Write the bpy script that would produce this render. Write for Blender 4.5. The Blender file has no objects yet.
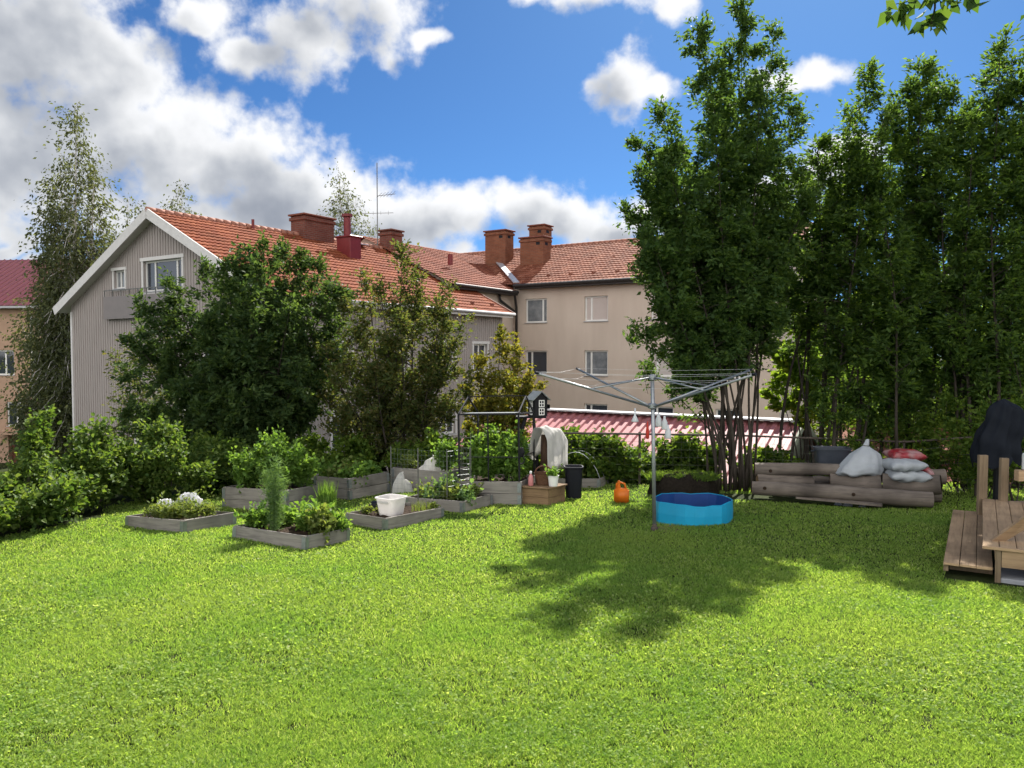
import bpy, bmesh, math, random
import numpy as np
from mathutils import Matrix, Vector
R = math.radians
rng = np.random.default_rng(7)
random.seed(7)
scene = bpy.context.scene
COL = scene.collection

# ------------------------------------------------------------------ camera
CZ, F, PITCH = 1.95, 780.0, math.atan(31 / 780.0)
cam = bpy.data.cameras.new('camera'); camo = bpy.data.objects.new('camera', cam); COL.objects.link(camo)
camo.location = (0, 0, CZ); camo.rotation_euler = (math.pi / 2 - PITCH, 0, 0)
cam.sensor_width = 36; cam.lens = F / 1024 * 36; cam.clip_start = 0.05; cam.clip_end = 3000
scene.camera = camo

def ray(px, py):
    a = (px - 512) / F; b = (384 - py) / F; c, s = math.cos(PITCH), math.sin(PITCH)
    return np.array((a, c + b * s, -s + b * c))
def P(px, py, Y):
    """the point seen at a pixel, Y metres in front of the camera"""
    d = ray(px, py); d = d * (Y / d[1])
    return Vector((d[0], d[1], CZ + d[2]))

def sst(a, b, x):
    t = np.clip((x - a) / (b - a), 0, 1); return t * t * (3 - 2 * t)
def ground(x, y):
    x = np.asarray(x, float); y = np.asarray(y, float)
    base = -0.042 * np.clip(y, -6, 15.5)
    d1 = sst(15.2, 20.0, y + 0.25 * np.clip(x + 2, -3, 0)); d2 = sst(6.7, 11.5, -x) * sst(2, 7, y)
    d = 1 - (1 - d1) * (1 - d2)
    left_ = 1.7 * sst(18, 40, y) * sst(12, 24, -x)
    bump = 0.018 * np.sin(x * 1.3 + 0.7 * y) + 0.014 * np.sin(2.1 * x - 1.1 * y + 1) + 0.02 * np.sin(0.5 * x + 0.9 * y + 2)
    return base - 2.7 * d - left_ + bump
def G(x, y): return float(ground(x, y))
def gp(px, py):
    """pixel -> point on the lawn"""
    d = ray(px, py); t = 3.0
    for _ in range(4000):
        p = d * t
        if CZ + p[2] <= G(p[0], p[1]): break
        t += 0.01
    return Vector((d[0] * t, d[1] * t, CZ + d[2] * t))
def gframe(x, y, yaw, sink=0.0):
    e = 0.3
    n = Vector((-(G(x + e, y) - G(x - e, y)) / (2 * e), -(G(x, y + e) - G(x, y - e)) / (2 * e), 1)).normalized()
    q = Vector((0, 0, 1)).rotation_difference(n).to_matrix().to_4x4()
    return Matrix.Translation((x, y, G(x, y) - sink)) @ q @ Matrix.Rotation(yaw, 4, 'Z')

# ------------------------------------------------------------------ objects
def tag(o, label=None, cat=None, group=None, kind=None):
    if label: o['label'] = label
    if cat: o['category'] = cat
    if group: o['group'] = group
    if kind: o['kind'] = kind
    return o
def thing(name, loc, label, cat, group=None, M=None, yaw=0.0):
    o = bpy.data.objects.new(name, None); COL.objects.link(o)
    o.empty_display_size = 0.2
    if M is not None: o.matrix_world = M
    else: o.location = loc; o.rotation_euler = (0, 0, yaw)
    return tag(o, label, cat, group)
def link(name, me, mat, parent=None, loc=None, M=None):
    o = bpy.data.objects.new(name, me); COL.objects.link(o)
    if mat is not None: me.materials.append(mat)
    if parent is not None: o.parent = parent
    if loc is not None: o.location = loc
    if M is not None: o.matrix_world = M
    return o

class MB:
    def __init__(s): s.v = []; s.f = []
    def add(s, vs, fs, M=None):
        n = len(s.v)
        s.v += [tuple(M @ Vector(p)) for p in vs] if M is not None else [tuple(p) for p in vs]
        s.f += [tuple(i + n for i in f) for f in fs]
    def box(s, a, b, M=None, j=0.0):
        (x0, y0, z0), (x1, y1, z1) = a, b
        vs = [(x0, y0, z0), (x1, y0, z0), (x1, y1, z0), (x0, y1, z0), (x0, y0, z1), (x1, y0, z1), (x1, y1, z1), (x0, y1, z1)]
        if j: vs = [tuple(c + random.uniform(-j, j) for c in p) for p in vs]
        s.add(vs, [(3, 2, 1, 0), (4, 5, 6, 7), (0, 1, 5, 4), (1, 2, 6, 5), (2, 3, 7, 6), (3, 0, 4, 7)], M)
    def bar(s, p, q, w, h=None, up=(0, 0, 1)):
        p = Vector(p); q = Vector(q); d = (q - p); L = d.length; d.normalize(); h = h or w
        u = Vector(up)
        if abs(d.dot(u)) > .98: u = Vector((1, 0, 0))
        sx = d.cross(u).normalized(); sz = sx.cross(d).normalized()
        M = Matrix((sx, d, sz)).transposed().to_4x4(); M.translation = p
        s.box((-w / 2, 0, -h / 2), (w / 2, L, h / 2), M)
    def tube(s, path, rad, n=8, cap=True):
        path = [Vector(p) for p in path]
        if not hasattr(rad, '__len__'): rad = [rad] * len(path)
        n0 = len(s.v); ref = None
        for i, p in enumerate(path):
            d = (path[min(i + 1, len(path) - 1)] - path[max(i - 1, 0)])
            if d.length < 1e-9: d = Vector((0, 0, 1))
            d.normalize()
            if ref is None: ref = Vector((1, 0, 0)) if abs(d.x) < .9 else Vector((0, 1, 0))
            a = (ref - d * ref.dot(d)).normalized(); ref = a; b = d.cross(a)
            for k in range(n):
                t = 2 * math.pi * k / n
                s.v.append(tuple(p + (a * math.cos(t) + b * math.sin(t)) * rad[i]))
        for i in range(len(path) - 1):
            for k in range(n):
                k2 = (k + 1) % n
                s.f.append((n0 + i * n + k, n0 + i * n + k2, n0 + (i + 1) * n + k2, n0 + (i + 1) * n + k))
        if cap:
            s.f.append(tuple(n0 + k for k in reversed(range(n))))
            s.f.append(tuple(n0 + (len(path) - 1) * n + k for k in range(n)))
    def lathe(s, prof, n=24, M=None, sq=None, cap0=True, cap1=True):
        vs = []; fs = []
        for r, z in prof:
            for k in range(n):
                t = 2 * math.pi * k / n; c, q = math.cos(t), math.sin(t)
                if sq:
                    e = 2 / sq; c = math.copysign(abs(c) ** e, c); q = math.copysign(abs(q) ** e, q)
                vs.append((r * c, r * q, z))
        for i in range(len(prof) - 1):
            for k in range(n):
                k2 = (k + 1) % n
                fs.append((i * n + k, i * n + k2, (i + 1) * n + k2, (i + 1) * n + k))
        if cap0: fs.append(tuple(reversed(range(n))))
        if cap1: fs.append(tuple((len(prof) - 1) * n + k for k in range(n)))
        s.add(vs, fs, M)
    def grid(s, nu, nv, fn, closed=False):
        n0 = len(s.v)
        for j in range(nv):
            for i in range(nu): s.v.append(tuple(fn(i / (nu - (0 if closed else 1)), j / (nv - 1))))
        for j in range(nv - 1):
            for i in range(nu if closed else nu - 1):
                i2 = (i + 1) % nu
                s.f.append((n0 + j * nu + i, n0 + j * nu + i2, n0 + (j + 1) * nu + i2, n0 + (j + 1) * nu + i))
    def mesh(s, name, smooth=False):
        me = bpy.data.meshes.new(name); me.from_pydata(s.v, [], s.f); me.update()
        if smooth:
            me.shade_smooth()
        return me
    def build(s, name, mat, parent=None, loc=None, M=None, smooth=False, bevel=0.0, seg=1):
        me = s.mesh(name, smooth)
        if bevel:
            bm = bmesh.new(); bm.from_mesh(me)
            bmesh.ops.bevel(bm, geom=[e for e in bm.edges if e.is_manifold and e.calc_face_angle(0) > .5], offset=bevel, segments=seg, affect='EDGES', clamp_overlap=True)
            bm.to_mesh(me); bm.free()
        return link(name, me, mat, parent, loc, M)

def np_mesh(name, V, Fc):
    """V (n,3); Fc list of (m,k) index arrays"""
    me = bpy.data.meshes.new(name)
    me.vertices.add(len(V)); me.vertices.foreach_set('co', np.ascontiguousarray(V, np.float32).ravel())
    loops = np.concatenate([f.ravel() for f in Fc]).astype(np.int32)
    sizes = np.concatenate([np.full(len(f), f.shape[1]) for f in Fc]).astype(np.int32)
    starts = np.concatenate(([0], np.cumsum(sizes)[:-1])).astype(np.int32)
    me.loops.add(len(loops)); me.loops.foreach_set('vertex_index', loops)
    me.polygons.add(len(sizes)); me.polygons.foreach_set('loop_start', starts)
    try: me.polygons.foreach_set('loop_total', sizes)
    except Exception: pass
    me.update(calc_edges=True)
    return me

def unit(a): return a / np.maximum(np.linalg.norm(a, axis=1, keepdims=True), 1e-9)
def leaf_mesh(name, pts, L, W, droop=0.2, up=0.6, dirs=None, fold=0.18, round_=False):
    """one folded leaf per point"""
    n = len(pts)
    t = rng.normal(size=(n, 3)); t[:, 2] = t[:, 2] * .55 - droop
    if dirs is not None: t = t * .7 + dirs * 1.0
    t = unit(t)
    nn = rng.normal(size=(n, 3)); nn[:, 2] += up * 2
    nn = unit(nn - t * np.sum(nn * t, 1, keepdims=True)); b = np.cross(nn, t)
    s = rng.uniform(.5, 1.42, (n, 1)); l = L * s; w = W * s * rng.uniform(.8, 1.2, (n, 1))
    fz = fold * w
    p0 = pts; tip = pts + t * l - nn * (0.12 * l)
    if round_:
        a1 = pts + t * l * .25 + b * w * .42 + nn * fz; a2 = pts + t * l * .68 + b * w * .45 + nn * fz
        b1 = pts + t * l * .25 - b * w * .42 + nn * fz; b2 = pts + t * l * .68 - b * w * .45 + nn * fz
        V = np.stack([p0, a1, a2, tip, b2, b1], 1).reshape(-1, 3)
        i = np.arange(n)[:, None] * 6
        return np_mesh(name, V, [np.concatenate([i + np.array([[0, 3, 2, 1]]), i + np.array([[0, 5, 4, 3]])], 0)])
    ml = pts + t * l * .45 + b * w * .5 + nn * fz; mr = pts + t * l * .45 - b * w * .5 + nn * fz
    V = np.stack([p0, ml, tip, mr], 1).reshape(-1, 3)
    i = np.arange(n)[:, None] * 4
    return np_mesh(name, V, [np.concatenate([i + np.array([[0, 2, 1]]), i + np.array([[0, 3, 2]])], 0)])

# ------------------------------------------------------------------ materials
def newmat(name):
    m = bpy.data.materials.new(name); m.use_nodes = True
    nt = m.node_tree; nt.nodes.clear()
    out = nt.nodes.new('ShaderNodeOutputMaterial')
    return m, nt, out
def nd(nt, t, **kw):
    n = nt.nodes.new(t)
    for k, v in kw.items(): setattr(n, k, v)
    return n
def setin(n, **kw):
    for k, v in kw.items(): n.inputs[k.replace('_', ' ')].default_value = v
def ramp(nt, fac, stops):
    r = nd(nt, 'ShaderNodeValToRGB'); nt.links.new(fac, r.inputs[0])
    e = r.color_ramp.elements
    while len(e) < len(stops): e.new(.5)
    for el, (p, c) in zip(e, stops): el.position = p; el.color = (*c, 1)
    return r.outputs[0]
def noise(nt, scale, detail=4, rough=.55, vec=None, dist=0.0):
    n = nd(nt, 'ShaderNodeTexNoise'); n.inputs['Scale'].default_value = scale; n.inputs['Detail'].default_value = detail
    n.inputs['Roughness'].default_value = rough; n.inputs['Distortion'].default_value = dist
    if vec is not None: nt.links.new(vec, n.inputs['Vector'])
    return n.outputs[0]
def objco(nt, scale=(1, 1, 1), rot=(0, 0, 0)):
    tc = nd(nt, 'ShaderNodeTexCoord'); mp = nd(nt, 'ShaderNodeMapping')
    mp.inputs['Scale'].default_value = scale; mp.inputs['Rotation'].default_value = rot
    nt.links.new(tc.outputs['Object'], mp.inputs['Vector']); return mp.outputs[0]
def mixc(nt, fac, a, b, mode='MIX'):
    n = nd(nt, 'ShaderNodeMix', data_type='RGBA', blend_type=mode)
    for s, v in ((0, fac), (6, a), (7, b)):
        if hasattr(v, 'is_output') or isinstance(v, bpy.types.NodeSocket): nt.links.new(v, n.inputs[s])
        else: n.inputs[s].default_value = v if s == 0 else (*v, 1)
    return n.outputs[2]
def bumpn(nt, h, strength=.3, dist=.02):
    b = nd(nt, 'ShaderNodeBump'); b.inputs['Strength'].default_value = strength; b.inputs['Distance'].default_value = dist
    nt.links.new(h, b.inputs['Height']); return b.outputs[0]
def pbr(name, c1, c2=None, rough=.7, scale=8, spec=.3, metal=0, stretch=(1, 1, 1), bump=.2, bdist=.01, detail=5, lo=.3, hi=.7, c3=None, trans=0.0):
    m, nt, out = newmat(name)
    p = nd(nt, 'ShaderNodeBsdfPrincipled'); setin(p, Roughness=rough, Metallic=metal)
    p.inputs['Specular IOR Level'].default_value = spec
    co = objco(nt, stretch); f = noise(nt, scale, detail, .6, co)
    c2 = c2 or tuple(x * .8 for x in c1)
    col = ramp(nt, f, [(lo, c1), (hi, c2)])
    if c3:
        f3 = noise(nt, scale * .23, 3, .5, co)
        col = mixc(nt, ramp(nt, f3, [(.45, (0, 0, 0)), (.65, (1, 1, 1))]), col, c3)
    nt.links.new(col, p.inputs['Base Color'])
    if bump: nt.links.new(bumpn(nt, f, bump, bdist), p.inputs['Normal'])
    if trans:
        tr = nd(nt, 'ShaderNodeBsdfTranslucent'); nt.links.new(col, tr.inputs[0])
        mx = nd(nt, 'ShaderNodeMixShader'); mx.inputs[0].default_value = trans
        nt.links.new(p.outputs[0], mx.inputs[1]); nt.links.new(tr.outputs[0], mx.inputs[2]); nt.links.new(mx.outputs[0], out.inputs[0])
    else: nt.links.new(p.outputs[0], out.inputs[0])
    return m
def leafmat(name, cols, tr=1.6, mix=.5, rough=.6, spec=.14, patch=None):
    """leaves: per-leaf colour, reflection and light coming through"""
    m, nt, out = newmat(name)
    g = nd(nt, 'ShaderNodeNewGeometry')
    n = len(cols)
    col = ramp(nt, g.outputs['Random Per Island'], [(i / max(1, n - 1), c) for i, c in enumerate(cols)])
    if patch:
        f = noise(nt, patch[0], 3, .55, objco(nt))
        col = mixc(nt, ramp(nt, f, [(.42, (0, 0, 0)), (.62, (1, 1, 1))]), col, patch[1])
    p = nd(nt, 'ShaderNodeBsdfPrincipled'); setin(p, Roughness=rough); p.inputs['Specular IOR Level'].default_value = spec
    nt.links.new(col, p.inputs['Base Color'])
    t = nd(nt, 'ShaderNodeBsdfTranslucent')
    tc = mixc(nt, 1.0, col, (tr * 1.05, tr * 1.0, tr * .45), 'MULTIPLY'); nt.links.new(tc, t.inputs[0])
    mx = nd(nt, 'ShaderNodeMixShader'); mx.inputs[0].default_value = mix
    nt.links.new(p.outputs[0], mx.inputs[1]); nt.links.new(t.outputs[0], mx.inputs[2]); nt.links.new(mx.outputs[0], out.inputs[0])
    return m
def tilemat(name, c1, c2, c3, w=.22, c=.34, axis='x'):
    m, nt, out = newmat(name)
    p = nd(nt, 'ShaderNodeBsdfPrincipled'); setin(p, Roughness=.85); p.inputs['Specular IOR Level'].default_value = .12
    tc = nd(nt, 'ShaderNodeTexCoord'); s = nd(nt, 'ShaderNodeVectorMath', operation='MULTIPLY')
    s.inputs[1].default_value = (1 / w, 1 / c * 1.1, 1 / (c * .5)) if axis == 'x' else (1 / c * 1.1, 1 / w, 1 / (c * .5))
    nt.links.new(tc.outputs['Object'], s.inputs[0])
    fl = nd(nt, 'ShaderNodeVectorMath', operation='FLOOR'); nt.links.new(s.outputs[0], fl.inputs[0])
    wn = nd(nt, 'ShaderNodeTexWhiteNoise', noise_dimensions='3D'); nt.links.new(fl.outputs[0], wn.inputs[0])
    col = ramp(nt, wn.outputs[0], [(0, c1), (.5, c2), (1, c3)])
    f = noise(nt, .9, 5, .6, objco(nt))
    col = mixc(nt, ramp(nt, f, [(.4, (0, 0, 0)), (.72, (.75, .75, .75))]), col, tuple(x * .5 for x in c2))
    nt.links.new(col, p.inputs['Base Color']); nt.links.new(p.outputs[0], out.inputs[0])
    return m
def brickmat(name, c1, c2, mortar, scale=1.0):
    m, nt, out = newmat(name)
    p = nd(nt, 'ShaderNodeBsdfPrincipled'); setin(p, Roughness=.85); p.inputs['Specular IOR Level'].default_value = .2
    tc = nd(nt, 'ShaderNodeTexCoord'); sp = nd(nt, 'ShaderNodeSeparateXYZ'); nt.links.new(tc.outputs['Object'], sp.inputs[0])
    ad = nd(nt, 'ShaderNodeMath', operation='ADD'); nt.links.new(sp.outputs[0], ad.inputs[0]); nt.links.new(sp.outputs[1], ad.inputs[1])
    cb = nd(nt, 'ShaderNodeCombineXYZ'); nt.links.new(ad.outputs[0], cb.inputs[0]); nt.links.new(sp.outputs[2], cb.inputs[1])
    b = nd(nt, 'ShaderNodeTexBrick'); nt.links.new(cb.outputs[0], b.inputs['Vector'])
    setin(b, Scale=1.0, Mortar_Size=.012, Brick_Width=.26, Row_Height=.085)
    b.inputs['Color1'].default_value = (*c1, 1); b.inputs['Color2'].default_value = (*c2, 1); b.inputs['Mortar'].default_value = (*mortar, 1)
    f = noise(nt, 3, 4, .6, objco(nt))
    col = mixc(nt, ramp(nt, f, [(.4, (0, 0, 0)), (.7, (.5, .5, .5))]), b.outputs[0], tuple(x * .4 for x in c1))
    nt.links.new(col, p.inputs['Base Color']); nt.links.new(p.outputs[0], out.inputs[0])
    return m
def woodmat(name, c1, c2, axis=(1, 14, 14), rough=.8, knots=True, scale=2.2, spec=.2):
    m, nt, out = newmat(name)
    p = nd(nt, 'ShaderNodeBsdfPrincipled'); setin(p, Roughness=rough); p.inputs['Specular IOR Level'].default_value = spec
    g = nd(nt, 'ShaderNodeNewGeometry'); rp = g.outputs['Random Per Island']
    oi = nd(nt, 'ShaderNodeObjectInfo')
    co = objco(nt, axis)
    add = nd(nt, 'ShaderNodeVectorMath', operation='ADD'); nt.links.new(co, add.inputs[0])
    cx = nd(nt, 'ShaderNodeCombineXYZ'); ml = nd(nt, 'ShaderNodeMath', operation='MULTIPLY'); ml.inputs[1].default_value = 37
    sm = nd(nt, 'ShaderNodeMath', operation='ADD'); nt.links.new(rp, sm.inputs[0]); nt.links.new(oi.outputs['Random'], sm.inputs[1])
    nt.links.new(sm.outputs[0], ml.inputs[0]); nt.links.new(ml.outputs[0], cx.inputs[0]); nt.links.new(ml.outputs[0], cx.inputs[1])
    nt.links.new(cx.outputs[0], add.inputs[1])
    f = noise(nt, scale, 6, .65, add.outputs[0], .4)
    col = ramp(nt, f, [(.28, c2), (.5, c1), (.75, tuple(min(1, x * 1.2) for x in c1))])
    f2 = noise(nt, 1.7, 3, .5, objco(nt))
    col = mixc(nt, ramp(nt, f2, [(.45, (0, 0, 0)), (.72, (.7, .7, .7))]), col, tuple(x * .6 for x in c2))
    hv = nd(nt, 'ShaderNodeHueSaturation'); nt.links.new(col, hv.inputs['Color'])
    mr = nd(nt, 'ShaderNodeMapRange'); nt.links.new(rp, mr.inputs[0]); mr.inputs[3].default_value = .78; mr.inputs[4].default_value = 1.18
    nt.links.new(mr.outputs[0], hv.inputs['Value'])
    nt.links.new(hv.outputs[0], p.inputs['Base Color']); nt.links.new(bumpn(nt, f, .25, .006), p.inputs['Normal'])
    nt.links.new(p.outputs[0], out.inputs[0])
    return m

M_ = {}
M_['wood'] = woodmat('weathered_board', (.205, .19, .168), (.11, .102, .092))
M_['woody'] = woodmat('weathered_board_y', (.205, .19, .168), (.11, .102, .092), (14, 1, 14))
M_['chest'] = woodmat('brown_board', (.20, .13, .072), (.115, .072, .04))
M_['deck'] = woodmat('deck_board', (.36, .25, .15), (.24, .162, .095), (14, 1, 14))
M_['deckx'] = woodmat('deck_board_x', (.37, .255, .155), (.24, .16, .098))
M_['post'] = woodmat('post_wood', (.21, .155, .10), (.13, .095, .062), (14, 14, 1))
M_['log'] = woodmat('log_wood', (.165, .138, .116), (.085, .07, .06), (1, 9, 9))
M_['soil'] = pbr('soil', (.055, .036, .024), (.022, .015, .011), .95, 22, .1, bump=.8, bdist=.03)
M_['peat'] = pbr('dark_peat', (.020, .016, .012), (.010, .008, .006), .95, 22, .1, bump=.8, bdist=.03)
M_['galv'] = pbr('galvanised_hinge', (.28, .30, .30), (.18, .20, .20), .45, 20, .5, .6)
M_['alu'] = pbr('aluminium_tube', (.36, .38, .39), (.28, .30, .31), .42, 14, .5, .7, bump=.05)
M_['black'] = pbr('black_metal', (.006, .006, .008), (.010, .010, .012), .55, 12, .2)
M_['bin'] = pbr('black_plastic', (.005, .006, .011), (.008, .009, .015), .5, 6, .25, bump=.05)
M_['darktarp'] = pbr('dark_tarpaulin', (.009, .011, .016), (.014, .017, .023), .8, 5, .08, bump=.3)
M_['tub'] = pbr('dark_grey_plastic', (.03, .037, .05), (.045, .052, .066), .5, 5, .4, bump=.05)
M_['fleece'] = pbr('white_fleece', (.80, .79, .76), (.70, .69, .66), .9, 9, .1, bump=.4, bdist=.015, trans=.55)
M_['film'] = pbr('white_plastic_film', (.80, .80, .80), (.70, .71, .72), .35, 7, .5, bump=.7, bdist=.03, trans=.4)
M_['bucket'] = pbr('milky_plastic', (.78, .76, .745), (.72, .70, .685), .4, 5, .4, bump=.05, trans=.4)
M_['pot'] = pbr('white_pot', (.78, .78, .76), (.7, .7, .68), .45, 6, .4, bump=.05)
M_['sack'] = pbr('grey_white_sack', (.40, .43, .46), (.32, .345, .37), .5, 5, .4, bump=.35, bdist=.02, trans=.1)
M_['redsack'] = pbr('red_sack', (.28, .022, .03), (.22, .016, .024), .4, 16, .5, bump=.4, bdist=.02, c3=(.34, .2, .2))
M_['pool'] = pbr('blue_pool_wall', (.02, .44, .74), (.018, .38, .66), .35, 4, .5, bump=.12, bdist=.02, trans=.3)
M_['poolin'] = pbr('blue_pool_lining', (.012, .05, .20), (.012, .045, .17), .4, 4, .4, bump=.1)
M_['orange'] = pbr('orange_plastic', (.80, .21, .02), (.72, .18, .015), .4, 5, .4, bump=.05, trans=.25)
M_['pink'] = pbr('pink_plastic', (.55, .22, .22), (.5, .19, .19), .4, 5, .4, bump=.05)
M_['basket'] = pbr('wicker', (.16, .085, .05), (.07, .035, .02), .85, 40, .2, stretch=(1, 1, 3), bump=.8, bdist=.01)
M_['stump'] = pbr('dark_bark', (.12, .075, .05), (.04, .026, .02), .95, 9, .1, stretch=(2, 2, .4), bump=.9, bdist=.03)
M_['bark'] = pbr('grey_brown_bark', (.062, .052, .043), (.03, .025, .02), .92, 14, .15, stretch=(1, 1, .3), bump=.7, bdist=.02)
M_['birchbark'] = pbr('birch_bark', (.55, .53, .50), (.12, .11, .10), .8, 5, .2, stretch=(1, 1, 3), bump=.3, lo=.5, hi=.68)
M_['white'] = pbr('white_paint', (.72, .71, .68), (.66, .65, .62), .5, 5, .3, bump=.05)
M_['rake'] = pbr('grey_white_paint', (.66, .64, .62), (.58, .56, .54), .55, 5, .3, bump=.05)
M_['siding'] = pbr('grey_siding', (.365, .325, .305), (.315, .28, .262), .75, 4, .2, stretch=(3, 3, .4), bump=.1)
M_['panel'] = pbr('grey_balcony_panel', (.24, .215, .21), (.21, .19, .185), .7, 4, .2, bump=.05)
M_['render'] = pbr('beige_render', (.55, .46, .385), (.51, .42, .35), .9, 2.2, .15, bump=.15, stretch=(1.2, 1.2, .35), c3=(.475, .39, .322))
M_['pinkrender'] = pbr('peach_render', (.44, .29, .205), (.38, .25, .175), .9, 2, .15, bump=.15)
M_['brownwall'] = pbr('brown_boards', (.20, .075, .05), (.15, .055, .04), .7, 4, .2, bump=.1)
M_['glass'] = pbr('window_glass', (.035, .045, .06), (.025, .03, .04), .04, 1.3, .8, bump=.04, bdist=.01)
M_['blind'] = pbr('window_with_blind', (.50, .45, .42), (.46, .41, .38), .12, 1.5, .6, bump=.03)
M_['curtain'] = pbr('window_with_curtain', (.24, .25, .26), (.12, .13, .14), .08, 2.5, .7, bump=.03)
M_['gutter'] = pbr('black_gutter', (.02, .018, .018), (.03, .026, .025), .5, 6, .4)
M_['greygutter'] = pbr('pale_gutter', (.42, .42, .43), (.36, .36, .37), .5, 6, .4)
M_['redmetal'] = pbr('red_sheet_metal', (.17, .016, .018), (.13, .013, .014), .45, 5, .4, bump=.1)
M_['garageroof'] = pbr('pink_red_sheet', (.43, .165, .17), (.35, .13, .135), .6, 3, .35, bump=.05)
M_['leftroof'] = pbr('crimson_sheet', (.155, .045, .05), (.12, .036, .04), .4, 3, .5, bump=.05)
M_['greenwall'] = pbr('green_grey_boards', (.32, .35, .27), (.27, .30, .23), .8, 4, .2, bump=.2)
M_['flash'] = pbr('lead_flashing', (.5, .5, .52), (.4, .4, .42), .4, 5, .5, .3)
M_['concrete'] = pbr('concrete', (.30, .31, .33), (.24, .25, .27), .85, 9, .2, bump=.3)
M_['wire'] = pbr('dull_wire', (.16, .16, .15), (.12, .12, .11), .5, 8, .4, .5)
M_['rail'] = pbr('rusty_rail', (.11, .09, .075), (.07, .055, .045), .7, 8, .3, .2)
M_['cord'] = pbr('pale_cord', (.62, .64, .66), (.56, .58, .6), .6, 8, .3)
M_['red'] = pbr('red_cloth', (.5, .05, .035), (.4, .04, .03), .8, 8, .2)
M_['teal'] = pbr('blue_green_cord', (.08, .22, .24), (.06, .18, .2), .7, 8, .2)
M_['tile'] = tilemat('clay_tile_x', (.19, .052, .024), (.24, .070, .030), (.29, .095, .042))
M_['tiley'] = tilemat('clay_tile_y', (.19, .050, .024), (.24, .068, .030), (.28, .090, .040), axis='y')
M_['oldtile'] = tilemat('old_clay_tile', (.17, .056, .032), (.235, .085, .05), (.31, .135, .085))
M_['oldtiley'] = tilemat('old_clay_tile_y', (.17, .052, .032), (.225, .075, .046), (.28, .11, .07), axis='y')
M_['ridge'] = pbr('ridge_tile', (.36, .17, .12), (.28, .12, .08), .8, 5, .3, bump=.1)
M_['brick'] = brickmat('red_brick', (.19, .055, .036), (.14, .04, .028), (.15, .11, .09))
M_['brick2'] = brickmat('orange_brick', (.24, .085, .042), (.18, .06, .032), (.16, .10, .07))
# foliage
M_['L_main'] = leafmat('leaf_multistem', [(.038, .075, .026), (.058, .108, .031), (.085, .138, .036)], 2.2, .48)
M_['L_rowan'] = leafmat('leaf_rowan', [(.034, .066, .020), (.054, .10, .025), (.092, .148, .033)], 2.5, .5)
M_['L_dark'] = leafmat('leaf_dark', [(.032, .062, .025), (.050, .090, .030), (.078, .118, .038)], 1.9, .45)
M_['L_brown'] = leafmat('leaf_bronze', [(.05, .078, .026), (.075, .098, .032), (.108, .098, .04), (.062, .10, .03)], 1.9, .5)
M_['L_yellow'] = leafmat('leaf_yellowing', [(.085, .105, .022), (.15, .145, .026), (.20, .17, .03), (.075, .11, .025)], 1.8, .45)
M_['L_birch'] = leafmat('leaf_birch', [(.065, .082, .045), (.09, .108, .055), (.12, .138, .065)], 1.5, .45)
M_['L_hedge'] = leafmat('leaf_hedge', [(.05, .10, .022), (.09, .15, .03), (.15, .205, .05)], 1.7, .45, spec=.25)
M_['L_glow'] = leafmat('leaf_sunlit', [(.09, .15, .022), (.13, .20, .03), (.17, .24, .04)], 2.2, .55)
M_['L_bush'] = leafmat('leaf_bush', [(.05, .10, .020), (.085, .145, .025), (.13, .185, .032)], 1.8, .48)
M_['L_veg'] = leafmat('leaf_vegetable', [(.08, .16, .035), (.115, .205, .042), (.15, .24, .055)], 1.8, .45)
M_['L_pale'] = leafmat('leaf_pale', [(.12, .17, .05), (.15, .20, .055), (.18, .21, .06)], 1.5, .45)
M_['L_blue'] = leafmat('leaf_bluegreen', [(.10, .18, .075), (.13, .22, .085), (.15, .24, .09)], 1.5, .45)
M_['L_maple'] = leafmat('leaf_overhang', [(.035, .075, .02), (.055, .105, .025), (.08, .13, .03)], 1.8, .5)
M_['straw'] = leafmat('straw', [(.28, .24, .11), (.36, .31, .15), (.22, .2, .09)], 1.0, .3)
# ------------------------------------------------------------------ daylight
SUN_EL, SUN_AZ = R(43), R(20.5)                 # azimuth measured to the right of the view
S = Vector((math.sin(SUN_AZ) * math.cos(SUN_EL), math.cos(SUN_AZ) * math.cos(SUN_EL), math.sin(SUN_EL)))
sl = bpy.data.lights.new('sun', 'SUN'); sl.energy = 5.0; sl.angle = R(.53); sl.color = (1, .95, .87)
so = bpy.data.objects.new('sun', sl); COL.objects.link(so)
so.rotation_euler = S.to_track_quat('Z', 'Y').to_euler(); so.location = (20, 60, 50)

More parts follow.
